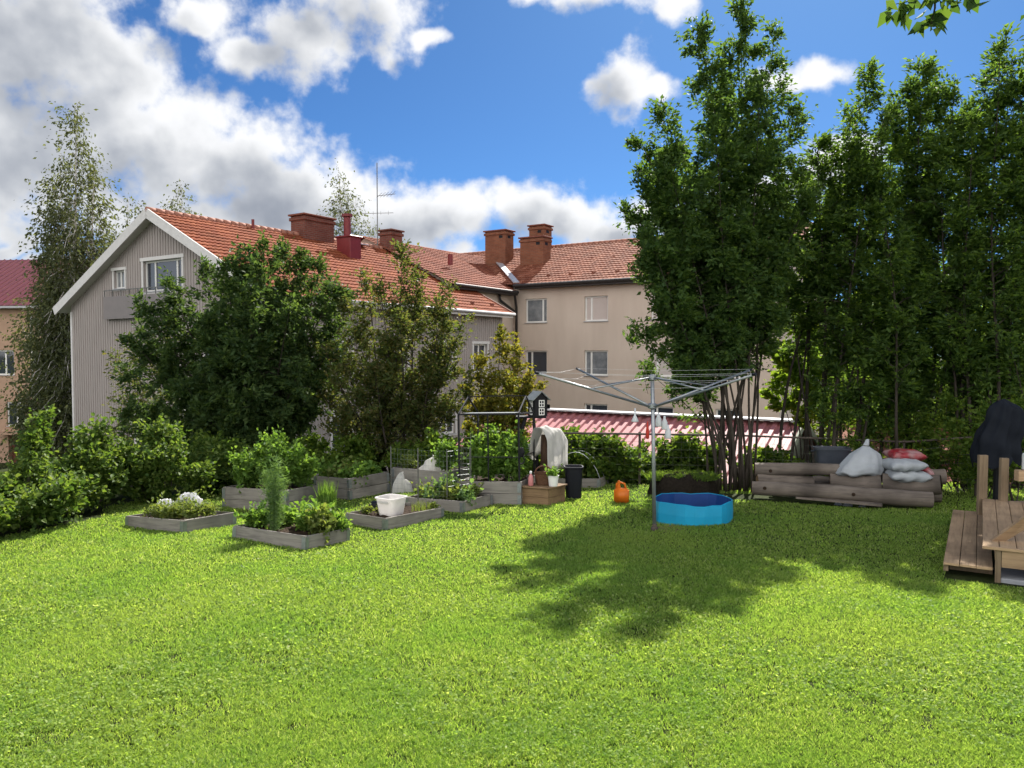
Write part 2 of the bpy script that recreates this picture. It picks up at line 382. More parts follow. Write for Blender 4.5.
w = bpy.data.worlds.new('World'); scene.world = w; w.use_nodes = True
nt = w.node_tree; nt.nodes.clear()
out = nd(nt, 'ShaderNodeOutputWorld'); bg = nd(nt, 'ShaderNodeBackground'); bg.inputs[1].default_value = .05
sky = nd(nt, 'ShaderNodeTexSky', sky_type='NISHITA'); sky.sun_disc = False
sky.sun_elevation = SUN_EL; sky.sun_rotation = SUN_AZ; sky.altitude = 2000; sky.air_density = .85; sky.dust_density = 2.2; sky.ozone_density = 6.0
BLOBS = [  # cumulus: pixel centre and half sizes, turned into directions on the sky
 (20, 40, 120, 95), (95, 75, 85, 62), (60, 150, 100, 62), (160, 148, 85, 55), (235, 165, 80, 50), (285, 190, 80, 48), (345, 212, 85, 44),
 (415, 222, 70, 42), (470, 212, 50, 34), (525, 208, 62, 30), (580, 222, 52, 24), (620, 235, 40, 14), (200, 225, 170, 40), (-60, 120, 150, 130), (-40, 20, 150, 60),
 (300, 32, 62, 38), (255, 58, 55, 20), (385, 22, 40, 34), (425, 44, 20, 8), (205, 8, 40, 24), (345, 0, 60, 30), (630, 84, 39, 35), (650, 92, 28, 20),
 (815, 80, 33, 20), (780, 88, 30, 14), (605, -6, 60, 18), (675, 6, 16, 18), (545, -8, 60, 8), (838, 168, 30, 14), (5, 240, 36, 12), (30, 262, 60, 10),
 (755, 190, 60, 30), (655, 222, 50, 24), (330, 258, 260, 24),]
grp = bpy.data.node_groups.new('cloud_density', 'ShaderNodeTree')
grp.interface.new_socket('Vector', in_out='INPUT', socket_type='NodeSocketVector')
grp.interface.new_socket('Density', in_out='OUTPUT', socket_type='NodeSocketFloat'); grp.interface.new_socket('Soft', in_out='OUTPUT', socket_type='NodeSocketFloat')
gi = nd(grp, 'NodeGroupInput'); go = nd(grp, 'NodeGroupOutput'); L = grp.links.new
def mth(t, op, *a, clamp=False):
    n = nd(t, 'ShaderNodeMath', operation=op, use_clamp=clamp)
    for i, x in enumerate(a):
        if isinstance(x, bpy.types.NodeSocket): t.links.new(x, n.inputs[i])
        else: n.inputs[i].default_value = x
    return n.outputs[0]
# a little warp so that the outlines billow
wn = nd(grp, 'ShaderNodeTexNoise'); wn.inputs['Scale'].default_value = 9; wn.inputs['Detail'].default_value = 3; L(gi.outputs[0], wn.inputs['Vector'])
ws = nd(grp, 'ShaderNodeVectorMath', operation='SUBTRACT'); L(wn.outputs[1], ws.inputs[0]); ws.inputs[1].default_value = (.5, .5, .5)
wm = nd(grp, 'ShaderNodeVectorMath', operation='MULTIPLY_ADD'); L(ws.outputs[0], wm.inputs[0]); wm.inputs[1].default_value = (.075,) * 3; L(gi.outputs[0], wm.inputs[2])
sp = nd(grp, 'ShaderNodeSeparateXYZ'); L(wm.outputs[0], sp.inputs[0])
az = mth(grp, 'ARCTAN2', sp.outputs[0], sp.outputs[1]); el = mth(grp, 'ARCSINE', sp.outputs[2])
q = nd(grp, 'ShaderNodeCombineXYZ'); L(az, q.inputs[0]); L(el, q.inputs[1])
cur = None
for (bx, by, rx, ry) in BLOBS:
    d = ray(bx, by); d = d / np.linalg.norm(d); a0 = math.atan2(d[0], d[1]); e0 = math.asin(d[2])
    sx, sy = F / rx, F / ry
    n1 = nd(grp, 'ShaderNodeVectorMath', operation='MULTIPLY_ADD'); L(q.outputs[0], n1.inputs[0])
    n1.inputs[1].default_value = (sx, sy, 0); n1.inputs[2].default_value = (-a0 * sx, -e0 * sy, 0)
    n2 = nd(grp, 'ShaderNodeVectorMath', operation='DOT_PRODUCT'); L(n1.outputs[0], n2.inputs[0]); L(n1.outputs[0], n2.inputs[1])
    n3 = mth(grp, 'SQRT', n2.outputs[1])
    cur = n3 if cur is None else mth(grp, 'SMOOTH_MIN', cur, n3, .25)
m1 = mth(grp, 'MINIMUM', mth(grp, 'MAXIMUM', mth(grp, 'SUBTRACT', .98, cur), -1.3), .75)
f1 = nd(grp, 'ShaderNodeTexNoise'); f1.inputs['Scale'].default_value = 15; f1.inputs['Detail'].default_value = 9; f1.inputs['Roughness'].default_value = .58; L(gi.outputs[0], f1.inputs['Vector'])
fb = mth(grp, 'MULTIPLY', mth(grp, 'SUBTRACT', f1.outputs[0], .5), 1.7)
f3 = nd(grp, 'ShaderNodeTexNoise'); f3.inputs['Scale'].default_value = 13; f3.inputs['Detail'].default_value = 3.5; f3.inputs['Roughness'].default_value = .5; L(gi.outputs[0], f3.inputs['Vector'])
L(mth(grp, 'ADD', m1, mth(grp, 'MULTIPLY', mth(grp, 'SUBTRACT', f3.outputs[0], .5), 1.9)), go.inputs[1])
f2 = nd(grp, 'ShaderNodeTexNoise'); f2.inputs['Scale'].default_value = 38; f2.inputs['Detail'].default_value = 5; f2.inputs['Roughness'].default_value = .52; L(gi.outputs[0], f2.inputs['Vector'])
fb2 = mth(grp, 'MULTIPLY', mth(grp, 'SUBTRACT', f2.outputs[0], .5), 1.25)
L(mth(grp, 'ADD', mth(grp, 'ADD', m1, fb), fb2), go.inputs[0])

tc = nd(nt, 'ShaderNodeTexCoord')
nrm = nd(nt, 'ShaderNodeVectorMath', operation='NORMALIZE'); nt.links.new(tc.outputs['Generated'], nrm.inputs[0])
def dens(offset):
    g = nd(nt, 'ShaderNodeGroup'); g.node_tree = grp
    a = nd(nt, 'ShaderNodeVectorMath', operation='ADD'); nt.links.new(nrm.outputs[0], a.inputs[0]); a.inputs[1].default_value = offset
    n = nd(nt, 'ShaderNodeVectorMath', operation='NORMALIZE'); nt.links.new(a.outputs[0], n.inputs[0]); nt.links.new(n.outputs[0], g.inputs[0])
    return g.outputs
d0 = dens((0, 0, 0)); d1 = dens((.028, -.004, .03))
alpha = nd(nt, 'ShaderNodeMapRange', interpolation_type='SMOOTHSTEP'); nt.links.new(d0[0], alpha.inputs[0]); alpha.inputs[1].default_value = -.22; alpha.inputs[2].default_value = .55
shade = nd(nt, 'ShaderNodeMapRange', interpolation_type='SMOOTHSTEP')
mixd = mth(nt, 'ADD', mth(nt, 'ADD', mth(nt, 'MULTIPLY', d0[1], .10), mth(nt, 'MULTIPLY', d0[0], .22)), mth(nt, 'MULTIPLY', d1[1], .68))
nt.links.new(mixd, shade.inputs[0]); shade.inputs[1].default_value = .02; shade.inputs[2].default_value = 1.12
# how light the cloud is: thin sunlit rims white, thick bodies grey
ccol = ramp(nt, shade.outputs[0], [(0, (8.8, 8.9, 9.1)), (.22, (7.0, 7.15, 7.4)), (.55, (4.9, 5.15, 5.6)), (1, (2.8, 3.1, 3.7))])
skyc = mixc(nt, 1.0, sky.outputs[0], (.48, .79, 1.0), 'MULTIPLY')
# added bright clouds behind the camera, out of view, as fill for shaded walls
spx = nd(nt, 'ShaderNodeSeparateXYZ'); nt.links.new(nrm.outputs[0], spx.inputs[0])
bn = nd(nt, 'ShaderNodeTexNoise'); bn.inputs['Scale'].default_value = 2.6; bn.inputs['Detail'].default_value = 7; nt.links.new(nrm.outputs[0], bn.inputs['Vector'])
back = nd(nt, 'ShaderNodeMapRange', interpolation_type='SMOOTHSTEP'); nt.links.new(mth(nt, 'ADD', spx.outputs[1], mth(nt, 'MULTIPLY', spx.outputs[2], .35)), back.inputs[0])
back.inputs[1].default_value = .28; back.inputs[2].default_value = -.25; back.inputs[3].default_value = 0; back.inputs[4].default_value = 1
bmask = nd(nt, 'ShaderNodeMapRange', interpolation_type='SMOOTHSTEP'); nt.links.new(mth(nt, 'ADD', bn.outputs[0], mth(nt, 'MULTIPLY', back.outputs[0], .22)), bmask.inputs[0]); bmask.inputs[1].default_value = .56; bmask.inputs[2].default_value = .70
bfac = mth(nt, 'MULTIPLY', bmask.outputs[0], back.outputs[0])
allc = mixc(nt, alpha.outputs[0], skyc, ccol)
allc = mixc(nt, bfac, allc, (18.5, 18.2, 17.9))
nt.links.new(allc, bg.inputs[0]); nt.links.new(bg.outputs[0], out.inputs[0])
w.cycles.sampling_method = 'MANUAL'; w.cycles.sample_map_resolution = 512

vs = scene.view_settings; scene.display_settings.display_device = 'sRGB'
vs.view_transform = 'Standard'; vs.look = 'None'; vs.exposure = 1.2; vs.gamma = 1; vs.use_curve_mapping = False
scene.render.engine = 'CYCLES'
c = scene.cycles
c.max_bounces = 6; c.diffuse_bounces = 3; c.glossy_bounces = 2; c.transmission_bounces = 4; c.transparent_max_bounces = 4
c.caustics_reflective = False; c.caustics_refractive = False; c.use_denoising = True; c.sample_clamp_indirect = 6
c.use_adaptive_sampling = True; c.adaptive_threshold = .02
try: c.denoising_input_passes = 'RGB_ALBEDO_NORMAL'; c.denoising_prefilter = 'ACCURATE'
except Exception: pass

# ------------------------------------------------------------------ ground
xs = np.concatenate([-np.geomspace(14, 700, 16)[::-1], np.linspace(-13, 13, 131), np.geomspace(14, 700, 16)])
ys = np.concatenate([-np.geomspace(6, 300, 8)[::-1], np.linspace(-5, 24, 146), np.geomspace(25, 1200, 18)])
X, Y = np.meshgrid(xs, ys); Z = ground(X, Y)
V = np.stack([X, Y, Z], -1).reshape(-1, 3); nx, ny = len(xs), len(ys)
ii = (np.arange(ny - 1)[:, None] * nx + np.arange(nx - 1)[None]).ravel()
me = np_mesh('ground', V, [np.stack([ii, ii + 1, ii + nx + 1, ii + nx], 1)]); me.shade_smooth()
gm, gnt, gout = newmat('lawn_soil')
p = nd(gnt, 'ShaderNodeBsdfPrincipled'); setin(p, Roughness=.95); p.inputs['Specular IOR Level'].default_value = .1
co = objco(gnt)
col = ramp(gnt, noise(gnt, 3, 8, .7, co), [(.3, (.016, .02, .008)), (.55, (.03, .042, .012)), (.75, (.05, .055, .02))])
gnt.links.new(col, p.inputs['Base Color']); gnt.links.new(bumpn(gnt, noise(gnt, 40, 4, .7, co), .8, .03), p.inputs['Normal']); gnt.links.new(p.outputs[0], gout.inputs[0])
tag(link('ground', me, gm), kind='structure')

# ------------------------------------------------------------------ lawn grass (one object, uncountable)
KEEP_OUT = []            # (cx, cy, yaw, hx, hy) footprints where no grass grows
def lawn_pts(n, y0, y1, power):
    u = rng.random(n)
    if power == 1: y = y0 + (y1 - y0) * u
    else: y = (y0 ** (1 - power) + u * (y1 ** (1 - power) - y0 ** (1 - power))) ** (1 / (1 - power))
    x = (rng.random(n) * 2 - 1) * (y * .80 + 1.4)
    return x, y
def allowed(x, y):
    ok = (x > -6.15 - .25 * np.sin(y * 2.1) - .2 * rng.random(len(x))) & (y < 15.2 + .3 * np.sin(x * 1.7) + .3 * rng.random(len(x)))
    for cx, cy, yaw, hx, hy in KEEP_OUT:
        c_, s_ = math.cos(yaw), math.sin(yaw); dx = x - cx; dy = y - cy
        ok &= ~((abs(dx * c_ + dy * s_) < hx) & (abs(-dx * s_ + dy * c_) < hy))
    return ok
LAT = rng.random((256, 256))
def vn(x, y, s):
    x = x / s; y = y / s; i = np.floor(x).astype(int); j = np.floor(y).astype(int); u = x - i; v = y - j; u = u * u * (3 - 2 * u); v = v * v * (3 - 2 * v)
    g = lambda a, b: LAT[a % 256, b % 256]
    return (g(i, j) * (1 - u) + g(i + 1, j) * u) * (1 - v) + (g(i, j + 1) * (1 - u) + g(i + 1, j + 1) * u) * v
def make_lawn():
    Vs = []; Fs3 = []; off = 0
    x, y = lawn_pts(1380000, 3.1, 16.0, 1.8)
    k = allowed(x, y)
    gap = .6 * vn(x, y, .055) + .4 * vn(x + 9, y, .15); k &= (gap > .36) | (rng.random(len(x)) < .35 + .65 * np.clip((y - 5) / 2.5, 0, 1))
    x = x[k]; y = y[k]; n = len(x)
    z = ground(x, y)
    clump = .5 + .5 * np.sin(x * 5.1 + 2 * np.sin(y * 3.7)) * np.sin(y * 4.3 + 1.5 * np.sin(x * 2.9))
    big = .5 + .5 * np.sin(x * 1.1 + y * .6 + 1.2 * np.sin(y * .9))
    far = np.clip(y / 5.5, .8, 2.0)
    tuft = vn(x, y, .11); h = (.011 + .014 * rng.random(n) + .022 * np.clip(tuft - .25, 0, 1) * rng.random(n) + .006 * big) * (1 + .12 * far)
    wd = .0030 * (.7 + .6 * rng.random(n)) * far
    a = rng.random(n) * 2 * math.pi; lean = (.25 + .9 * rng.random(n)) * h
    la = rng.random(n) * 2 * math.pi
    b = np.stack([x, y, z - .004], 1)
    side = np.stack([np.cos(a) * wd, np.sin(a) * wd, np.zeros(n)], 1)
    ld = np.stack([np.cos(la) * lean, np.sin(la) * lean, h], 1)
    mid = b + ld * np.array([.35, .35, .6])
    tip = b + ld
    V = np.stack([b - side, b + side, mid + side * .9, mid - side * .9, tip], 1).reshape(-1, 3)
    i = np.arange(n)[:, None] * 5
    Vs.append(V); q4 = i + np.array([[0, 1, 2, 3]]); t3 = i + np.array([[3, 2, 4]]); off = n * 5
    # clover and weed leaflets lying between the blades
    x, y = lawn_pts(310000, 3.1, 11.0, 2.6); k = allowed(x, y)
    pat = np.sin(x * 2.3 + 1.3 * np.sin(y * 1.7)) + np.sin(y * 2.9 + 1.1 * np.sin(x * 1.9 + 1)) + rng.normal(size=len(x)) * .6
    k &= (.6 * vn(x, y, .055) + .4 * vn(x + 9, y, .15)) > .40
    k &= pat - np.clip((y - 6) / 3, 0, 1.6) > -.3
    x = x[k]; y = y[k]; n = len(x); far = np.clip(y / 5, .8, 1.25)
    c = np.stack([x, y, ground(x, y) + .008 + .024 * rng.random(n)], 1)
    r = (.005 + .008 * rng.random(n) ** 1.6) * far
    nrm_ = unit(np.stack([rng.normal(size=n) * .6, rng.normal(size=n) * .6, np.ones(n)], 1))
    t = unit(np.cross(nrm_, rng.normal(size=(n, 3)))); bb = np.cross(nrm_, t)
    pts = [c + (t * math.cos(q_) + bb * math.sin(q_) * .8) * r[:, None] for q_ in np.arange(5) * 2 * math.pi / 5]
    V = np.stack(pts, 1).reshape(-1, 3); i5 = np.arange(n)[:, None] * 5 + np.arange(5)[None] + off
    Vs.append(V)
    me = np_mesh('lawn_grass', np.concatenate(Vs), [q4, t3, i5])
    m, t_, o_ = newmat('grass_blade')
    g = nd(t_, 'ShaderNodeNewGeometry'); co = objco(t_)
    col = ramp(t_, g.outputs['Random Per Island'], [(0, (.075, .14, .028)), (.35, (.185, .29, .052)), (.7, (.265, .365, .080)), (.95, (.33, .41, .13)), (1, (.42, .45, .24))])
    f = noise(t_, 1.1, 4, .6, co)
    col = mixc(t_, ramp(t_, f, [(.42, (0, 0, 0)), (.62, (.55, .55, .55))]), col, (.13, .255, .046))
    f = noise(t_, .55, 3, .6, co)
    col = mixc(t_, ramp(t_, f, [(.52, (0, 0, 0)), (.7, (.5, .5, .5))]), col, (.31, .375, .09))
    p = nd(t_, 'ShaderNodeBsdfPrincipled'); setin(p, Roughness=.6); p.inputs['Specular IOR Level'].default_value = .15
    t_.links.new(col, p.inputs['Base Color'])
    tr = nd(t_, 'ShaderNodeBsdfTranslucent'); t_.links.new(mixc(t_, 1.0, col, (1.85, 1.8, .9), 'MULTIPLY'), tr.inputs[0])
    mx = nd(t_, 'ShaderNodeMixShader'); mx.inputs[0].default_value = .5
    t_.links.new(p.outputs[0], mx.inputs[1]); t_.links.new(tr.outputs[0], mx.inputs[2]); t_.links.new(mx.outputs[0], o_.inputs[0])
    tag(link('lawn_grass', me, m), 'short sunlit mown lawn grass with clover', 'grass', kind='stuff')
# ------------------------------------------------------------------ buildings
YAW = R(-33)
UV = Vector((math.cos(YAW), math.sin(YAW), 0)); UU = Vector((-math.sin(YAW), math.cos(YAW), 0))
def on_plane(px, py, o, d=UV):
    """pixel -> (distance along d, world z) on the upright plane through o along d"""
    k = (px - 512) / F / (math.cos(PITCH) + (384 - py) / F * math.sin(PITCH))
    t = (k * o[1] - o[0]) / (d[0] - k * d[1]); Yd = o[1] + t * d[1]
    return t, P(px, py, Yd).z
def wall_panel(mb, x0, x1, z0, z1, holes, M, t=.20):
    xs = sorted({x0, x1, *[h[0] for h in holes], *[h[1] for h in holes]}); zs = sorted({z0, z1, *[h[2] for h in holes], *[h[3] for h in holes]})
    for i in range(len(xs) - 1):
        for j in range(len(zs) - 1):
            cx, cz = (xs[i] + xs[i + 1]) / 2, (zs[j] + zs[j + 1]) / 2
            if any(h[0] < cx < h[1] and h[2] < cz < h[3] for h in holes): continue
            mb.add([(xs[i], 0, zs[j]), (xs[i + 1], 0, zs[j]), (xs[i + 1], 0, zs[j + 1]), (xs[i], 0, zs[j + 1])], [(0, 1, 2, 3)], M)
    for a, b, c_, d in holes:
        for q in ([(a, 0, c_), (a, t, c_), (a, t, d), (a, 0, d)], [(b, 0, c_), (b, 0, d), (b, t, d), (b, t, c_)], [(a, 0, d), (a, t, d), (b, t, d), (b, 0, d)], [(a, 0, c_), (b, 0, c_), (b, t, c_), (a, t, c_)]):
            mb.add(q, [(0, 1, 2, 3)], M)
def window(root, M, h, splits=(), pane='glass', trim=0.0, fr=.07, sill=True, rows=(), frame='white', label=None):
    a, b, c_, d = h
    mb = MB()
    y0, y1 = .10, .17
    for bx in (((a, y0, c_), (a + fr, y1, d)), ((b - fr, y0, c_), (b, y1, d)), ((a + fr, y0, c_), (b - fr, y1, c_ + fr)), ((a + fr, y0, d - fr), (b - fr, y1, d))): mb.box(*bx, M)
    for s in splits:
        x = a + (b - a) * s; mb.box((x - fr * .6, y0 + .003, c_ + fr), (x + fr * .6, y1 - .003, d - fr), M)
    for s in rows:
        z = c_ + (d - c_) * s; mb.box((a + fr, y0 + .01, z - .02), (b - fr, y1 - .01, z + .02), M)
    o = mb.build('window', M_[frame], root)
    if label: o['label'] = label
    mp = MB(); mp.box((a + .02, .135, c_ + .02), (b - .02, .145, d - .02), M); mp.build('pane', M_[pane], o)
    if trim:
        mt = MB(); e = trim
        mt.box((a - e, -.03, c_ - e), (a, .0, d), M); mt.box((b, -.03, c_ - e), (b + e, .0, d), M)
        mt.box((a, -.032, c_ - e), (b, .0, c_), M); mt.box((a - e - .05, -.05, d), (b + e + .05, .0, d + e * 1.2), M)
        mt.build('trim', M_['rake'], o)
    if sill:
        ms = MB(); ms.box((a - .03, -.06, c_ - .035), (b + .03, .098, c_ - .002), M); ms.build('sill', M_['greygutter'], o)
    return o
def tiles(mb, O, A, LA, B, LB, w=.22, c=.34, amp=.028, lift=.04, sub=6, keep=None):
    """courses of curved tiles as real relief"""
    O = np.array(O, float); A = np.array(A, float); B = np.array(B, float); N = np.cross(A, B); N /= np.linalg.norm(N)
    if N[2] < 0: N = -N
    na = int(LA / w) * sub + 1; nc = int(LB / c)
    a = np.linspace(0, LA, na)
    prof = amp * np.abs(np.sin(math.pi * a / w)) ** .8
    n0 = len(mb.v); rows = []
    for j in range(nc):
        b0 = LB * j / nc; b1 = LB * (j + 1) / nc
        for b, l in ((b0, lift), (b1, .004)):
            rows.append(O + a[:, None] * A + b * B + (prof + l)[:, None] * N)
    V = np.concatenate(rows)
    mb.v += [tuple(p) for p in V]
    nr = len(rows)
    for j in range(nr - 1):
        for i in range(na - 1):
            if keep is not None and not keep((V[j * na + i] + V[(j + 1) * na + i + 1]) / 2): continue
            mb.f.append((n0 + j * na + i, n0 + j * na + i + 1, n0 + (j + 1) * na + i + 1, n0 + (j + 1) * na + i))
def clip_mesh(o, co, no):
    bm = bmesh.new(); bm.from_mesh(o.data)
    bmesh.ops.bisect_plane(bm, geom=bm.verts[:] + bm.edges[:] + bm.faces[:], plane_co=co, plane_no=no, clear_outer=True)
    bm.to_mesh(o.data); bm.free()
def chimney(root, x0, x1, y0, y1, z0, z1, mat, cap='brick', vents=False):
    mb = MB(); mb.box((x0, y0, z0), (x1, y1, z1)); mb.box((x0 - .06, y0 - .06, z1 - .22), (x1 + .06, y1 + .06, z1 - .08))
    o = mb.build('chimney', M_[mat], root, bevel=.015)
    m2 = MB(); m2.box((x0 - .09, y0 - .09, z1 + .003), (x1 + .09, y1 + .09, z1 + .08)); m2.build('chimney_cap', M_[cap], o, bevel=.01)
    if vents:
        m3 = MB(); m3.box((x1 - .004, y0 + .25, z1 - .42), (x1 + .006, y0 + .55, z1 - .26)); m3.box((x1 - .45, y0 - .006, z1 - .42), (x1 - .2, y0 + .004, z1 - .26)); m3.build('vent_opening', M_['black'], o)
    return o
def ridge_tiles(p, q, r=.12, step=.36):
    mb = MB(); p = Vector(p); q = Vector(q); n = int((q - p).length / step); d = (q - p) / n
    for i in range(n):
        a = p + d * i; mb.tube([a - d * .06, a + d * .98], [r * 1.08, r * .95], 8)
    return mb
def rot_x_to(side):   # local frame whose -y faces +x
    return Matrix.Rotation(R(90), 4, 'Z')

# --- grey wooden house: local x along the gable, y along the ridge, origin under the front gable peak
ZR, ZE, HW, LEN = 5.24 + CZ, 1.86 + CZ, 6.65, 14.6
O1 = Vector((-13.46, 29.0, 0)); Z0 = -5.0
house = thing('house', (O1.x, O1.y, Z0), 'grey wooden house with board and batten gable and orange tiled roof', 'house', yaw=YAW)
zr, ze = ZR - Z0, ZE - Z0; sl_ = (zr - ze) / HW; WW = 6.15; y0w = .38
I4 = Matrix.Identity(4)
def gpx(px, py):
    t, z = on_plane(px, py, O1 + UU * y0w); return t, z - Z0
sw = [*[gpx(p_, 0)[0] for p_ in (108.5, 119.5)], gpx(113, 289)[1], gpx(113, 271)[1]]
bw = [*[gpx(p_, 0)[0] for p_ in (138.5, 177.5)], gpx(158, 291)[1], gpx(158, 260)[1]]
lowh = [(t0, t0 + 1.3, 3.4, 4.8) for t0 in (-1.9, 1.6)]
gh = [tuple(sw), tuple(bw)] + [(2.5, 4.2, bw[2] - 3.0, bw[3] - 2.9)] + lowh
mb = MB(); MG = Matrix.Translation((0, y0w, 0))
wall_panel(mb, -WW, WW, 0, zr, gh, MG)
x = -WW + .06
while x < WW:
    ztop = zr - abs(x) * sl_ - .1
    segs = [(0, ztop)]
    for a, b, c_, d in gh:
        if a - .14 < x < b + .14: segs = [s for (p_, q_) in segs for s in ((p_, min(q_, c_ - .12)), (max(p_, d + .14), q_)) if s[1] - s[0] > .05]
    for p_, q_ in segs: mb.box((x - .028, -.024, p_), (x + .028, -.001, q_), MG)
    x += .165
# right long side (faces +x) and the rest of the body
MR = Matrix.Translation((WW, y0w, 0)) @ Matrix.Rotation(R(90), 4, 'Z')
def side_t(px, py):
    t, z = on_plane(px, py, O1 + UV * WW, UU); return t - y0w, z - Z0
swin = []
for a_, b_ in ((441, 455), (473.5, 487)):
    swin.append((side_t(a_, 355)[0], side_t(b_, 355)[0], side_t(b_, 372)[1], side_t(b_, 344)[1]))
extra = [(swin[0][0] - 3.2 * k_, swin[0][1] - 3.2 * k_, swin[0][2], swin[0][3]) for k_ in (1, 2)]
holes = swin + extra + [(h[0], h[1], h[2] - 2.7, h[3] - 2.7) for h in swin + extra]
zs = ze - .1
wall_panel(mb, 0, LEN - .6, 0, zs, holes, MR)
x = .06
while x < LEN - .7:
    segs = [(0, zs)]
    for a, b, c_, d in holes:
        if a - .14 < x < b + .14: segs = [s for (p_, q_) in segs for s in ((p_, min(q_, c_ - .12)), (max(p_, d + .14), q_)) if s[1] - s[0] > .05]
    for p_, q_ in segs: mb.box((x - .028, -.024, p_), (x + .028, -.001, q_), MR)
    x += .165
yb = LEN - .3
mb.add([(-WW, y0w, 0), (-WW, yb, 0), (-WW, yb, zs), (-WW, y0w, zs)], [(0, 1, 2, 3)])
mb.add([(-WW, yb, 0), (WW, yb, 0), (WW, yb, zs), (0, yb, zr - .2), (-WW, yb, zs)], [(0, 1, 2, 3, 4)])
wall = mb.build('wall', M_['siding'], house)
for s in (-1, 1):
    clip_mesh(wall, (0, 0, zr - .10), Vector((s * sl_, 0, 1)).normalized())
window(house, MG, gh[0], (.42,), 'curtain', .09, .06); window(house, MG, gh[1], (.25, .82), 'glass', .11, .07)
for h in gh[2:]: window(house, MG, h, (.5,), 'glass', .1, .07)
for h in holes: window(house, MR, h, (.5,), 'glass', .1, .07)
mb = MB(); mb.box((-WW - .03, y0w - .03, 0), (-WW + .09, y0w - .001, zs - .05)); mb.box((-WW - .03, y0w, 0), (-WW - .001, y0w + .1, zs)); mb.build('corner_board', M_['rake'], house)
mb = MB(); mb.box((WW - .09, y0w - .03, 0), (WW + .03, y0w - .001, zs - .05)); mb.box((WW + .001, y0w, 0), (WW + .03, y0w + .1, zs)); mb.build('corner_board', M_['rake'], house)
mb = MB(); nrm_s = Vector((sl_, 0, 1)).normalized(); slope_len = math.hypot(HW, zr - ze)
for s in (-1, 1):
    tiles(mb, (s * HW, 0, ze), (0, 1, 0), LEN, Vector((-s * HW, 0, zr - ze)) / slope_len, slope_len)
roof = mb.build('roof', M_['tiley'], house)
mb = MB()
for s in (-1, 1):
    a = Vector((s * HW, 0, ze - .02)); b = Vector((0, 0, zr - .02)); th = Vector((0, 0, -.16))
    mb.add([a, b, b + Vector((0, LEN, 0)), a + Vector((0, LEN, 0)), a + th, b + th, b + th + Vector((0, LEN, 0)), a + th + Vector((0, LEN, 0))],
           [(0, 1, 2, 3), (7, 6, 5, 4), (0, 3, 7, 4), (1, 0, 4, 5), (3, 2, 6, 7)])
mb.build('roof_boards', M_['rake'], roof)
for s in (-1, 1):
    mb = MB(); q1 = Vector((s * (HW + .05), -.03, ze - .03)); q2 = Vector((0, -.03, zr + .02)); mb.bar(q1 + Vector((0, 0, -.1)), q2 + Vector((0, 0, -.1)), .05, .34, (0, 0, 1)); mb.build('rake_board', M_['rake'], roof)
mb = ridge_tiles((0, 0, zr + .03), (0, LEN, zr + .03)); mb.build('ridge_tiles', M_['ridge'], roof, smooth=True)
mb = MB(); mb.bar((HW * .55, LEN + .03, zr - HW * .55 * sl_ - .02), (HW + .05, LEN + .03, ze - .04), .05, .2); mb.bar((0, LEN + .03, zr), (HW * .55, LEN + .03, zr - HW * .55 * sl_ - .02), .05, .2); mb.build('verge_board', M_['brownwall'], roof)
mb = MB(); mb.tube([(HW + .08, 0, ze + .0), (HW + .08, LEN, ze - .02)], .07, 8); mb.build('gutter', M_['greygutter'], roof, smooth=True)
for k in range(9):
    mb = MB(); mb.box((HW - .75, .9 + k * 1.6, ze + .40), (HW - .65, 1.1 + k * 1.6, ze + .50)); mb.build('snow_guard', M_['brownwall'], roof)
# chimneys on the ridge, found by their pixels
def ridge_t(px): return on_plane(px, 240, O1, UU)[0]
ya, yb_ = ridge_t(289), ridge_t(329)
chimney(house, -.45, .45, ya + .5, yb_ - .1, zr - .5, on_plane(300, 216, O1, UU)[1] - Z0, 'brick', 'brownwall')
yc = ridge_t(391)
chimney(house, -.4, .4, yc - .42, yc + .42, zr - .5, on_plane(391, 232, O1, UU)[1] - Z0, 'brick', 'brick')
yf = ridge_t(331); xf = 1.7; zf = zr - xf * sl_
fl = MB(); fl.box((xf - .42, yf - .9, zf - .5), (xf + .42, yf - .2, zf + .78)); fl.box((xf - .48, yf - .96, zf + .78), (xf + .48, yf - .14, zf + .86))
fo = fl.build('flue_box', M_['redmetal'], house, bevel=.02)
mb = MB(); mb.tube([(xf - .1, yf - .55, zf + .86), (xf - .1, yf - .55, zf + 1.72)], .16, 14); mb.tube([(xf - .1, yf - .55, zf + 1.74), (xf - .1, yf - .55, zf + 1.86)], .24, 14); mb.build('flue_pipe', M_['redmetal'], fo)
yl = ridge_t(351); mb = MB(); mb.bar((.35, yf + .4, zr - .02), (.35, yl + .6, zr - .02), .5, .05); mb.build('ridge_flashing', M_['flash'], roof)
yv = ridge_t(250); mb = MB(); mb.tube([(.2, yv, zr - .1), (.2, yv, zr + .32)], .06, 8); mb.build('vent_pipe', M_['redmetal'], roof)
